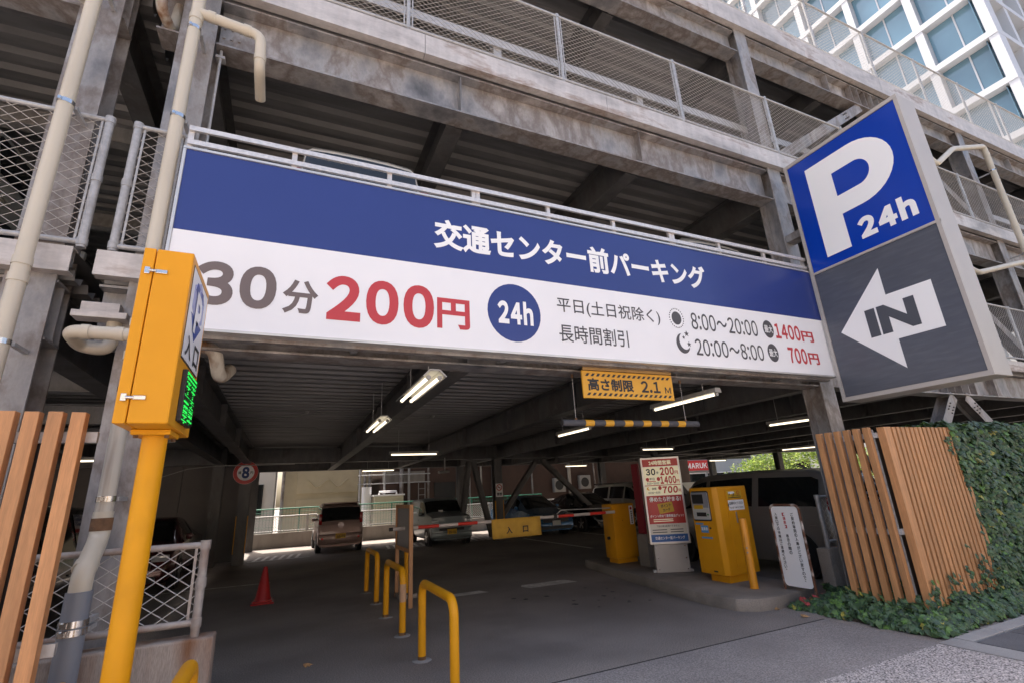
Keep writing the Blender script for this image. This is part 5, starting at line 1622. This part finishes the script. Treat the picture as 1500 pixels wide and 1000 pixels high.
soil = mat('soil', (.045, .032, .022), .95, 0, .2, 10, .5, 60)
def bed_edge(x, y):
    """0 outside .. 1 inside the planted bed"""
    n_ = noise.noise(Vector((x * 2.5, y * 2.5, 3))) * .15 + noise.noise(Vector((x * 9, y * 9, 8))) * .05
    dx = x - (5.98 + n_ + max(0, y - 4.35) * .30 * 0)
    dy = y - (3.24 + n_ * .7)
    top = (4.95 + n_ - y) if x < 6.9 else 99
    return max(0, min(1, min(dx, dy, top) / .34))
bd = thing('ivy_bed', 'bed of dark green ivy spilling round the foot of the slat screen', 'ivy', (7.2, 3.6, 0))
MB().box(6.02, 12, 3.28, 4.4, -.02, .03).build('soil', soil, bd)
mb = MB()
cnt = 0
while cnt < 5200:
    x, y = random.uniform(5.9, 9.6), random.uniform(3.15, 5.05)
    if x > 8.2 and y > 3.6:
        continue
    if x > 6.85 and y > 3.62 and y < 4.4 and random.random() < .8:
        continue
    e_ = bed_edge(x, y)
    if e_ <= .02:
        continue
    hgt = .03 + .22 * (e_ ** .7) + .08 * noise.noise(Vector((x * 3, y * 3, 0))) * e_
    if y > 4.4:
        hgt *= .55
    z = hgt * random.uniform(.55, 1.08)
    z = max(z, .02)
    n_ = Vector((random.gauss(-.25, .5), random.gauss(-.45, .5), random.uniform(.5, 1.2)))
    if e_ < .5:
        n_ += Vector((-.5 if x < 6.3 else 0, -.6 if y < 3.6 else 0, 0))
    leaf(mb, Vector((x, y, z)), n_, random.uniform(.045, .09) + .06 * random.random() ** 2, pick())
    cnt += 1
# strands climbing the slats
for sx in (6.42, 6.9, 7.55, 7.62, 7.9, 6.5, 7.3):
    zt = random.uniform(.3, .75)
    for k in range(26):
        z = random.uniform(.1, zt)
        leaf(mb, Vector((sx + random.gauss(0, .06), 3.47 + random.uniform(-.05, .01), z)), (random.gauss(0, .4), -1, .3), random.uniform(.04, .075), pick())
for k in range(30):
    leaf(mb, Vector((7.72 + random.gauss(0, .04), 3.47, 2.0 - abs(random.gauss(0, .12)))), (random.gauss(0, .4), -1, .3), random.uniform(.03, .055), pick())
ivo = mb.build('ivy_leaves', leafm, bd, kind='stuff')
hd = thing('ivy_hedge', 'tall wall of ivy right of the wood slat screen', 'ivy', (10, 3.9, 0))
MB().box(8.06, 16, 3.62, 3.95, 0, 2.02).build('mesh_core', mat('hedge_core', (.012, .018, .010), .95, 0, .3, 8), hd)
mb = MB()
for k in range(12500):
    x = 7.86 + 6.2 * random.random() ** 1.35
    z = random.uniform(.04, 2.2)
    bulge = .07 * noise.noise(Vector((x * 2.2, 0, z * 2.2))) + .03 * noise.noise(Vector((x * 7, 4, z * 7)))
    topz = 2.14 + .09 * noise.noise(Vector((x * 2.5, 9, 0)))
    if z > topz:
        continue
    if random.random() < .16:
        p = Vector((x, random.uniform(3.5, 4.05), topz + random.uniform(-.05, .06)))
        n_ = Vector((random.gauss(0, .4), random.gauss(-.2, .4), 1))
    else:
        p = Vector((x, 3.54 - bulge - random.uniform(0, .07) - .12 * max(0, (.6 - z)), z))
        n_ = Vector((random.gauss(-.15, .4), -1, random.uniform(.15, 1.1)))
    leaf(mb, p, n_, random.uniform(.05, .10) + .06 * random.random() ** 2, pick())
mb.build('ivy_leaves', leafm, hd, kind='stuff')
# red leaves and dry leaves by the kerb
mb = MB()
random.seed(5)
for k in range(16):
    leaf(mb, Vector((6.05 + random.uniform(0, .35), 4.55 + random.uniform(-.2, .3), random.uniform(.05, .17))), (random.gauss(-.3, .3), -.4, 1), random.uniform(.06, .09), 0)
mb.build('red_leaves', redleaf, bd, kind='stuff')
for (x, y), lb in (((.34, 6.17), 'dry leaf lying alone on the asphalt left of the hoops'), ((5.84, 4.98), 'dry leaf at the rounded end of the kerbed island'), ((5.78, 4.55), 'dry leaf beside the left tip of the ivy bed')):
    mb = MB()
    leaf(mb, Vector((x, y, .02)), (.2, -.1, 1), .10, 0)
    o = mb.build('dry_leaf', deadm, loc=(x, y, .004), label=lb, cat='leaf', group='dry leaves on the ground')
    md = o.modifiers.new('thickness', 'SOLIDIFY')
    md.thickness = .002

# ================================================================== ACROSS THE STREET (behind the camera, throws sunlight back)
opp = thing('opposite_building', 'pale sunlit row of buildings across the street from the car park', 'building', (5, -20, 0))
MB().box(-40, 50, -30, -17, 0, 8.5).build('wall', mat('pale_facade', (.70, .62, .53), .8, 0, .08, .3), opp)
for k in range(18):
    for f in range(2):
        MB().box(-38 + k * 4.8, -35.4 + k * 4.8, -16.98, -16.94, 1 + f * 3.3, 2.8 + f * 3.3).build('window', glassd, opp)
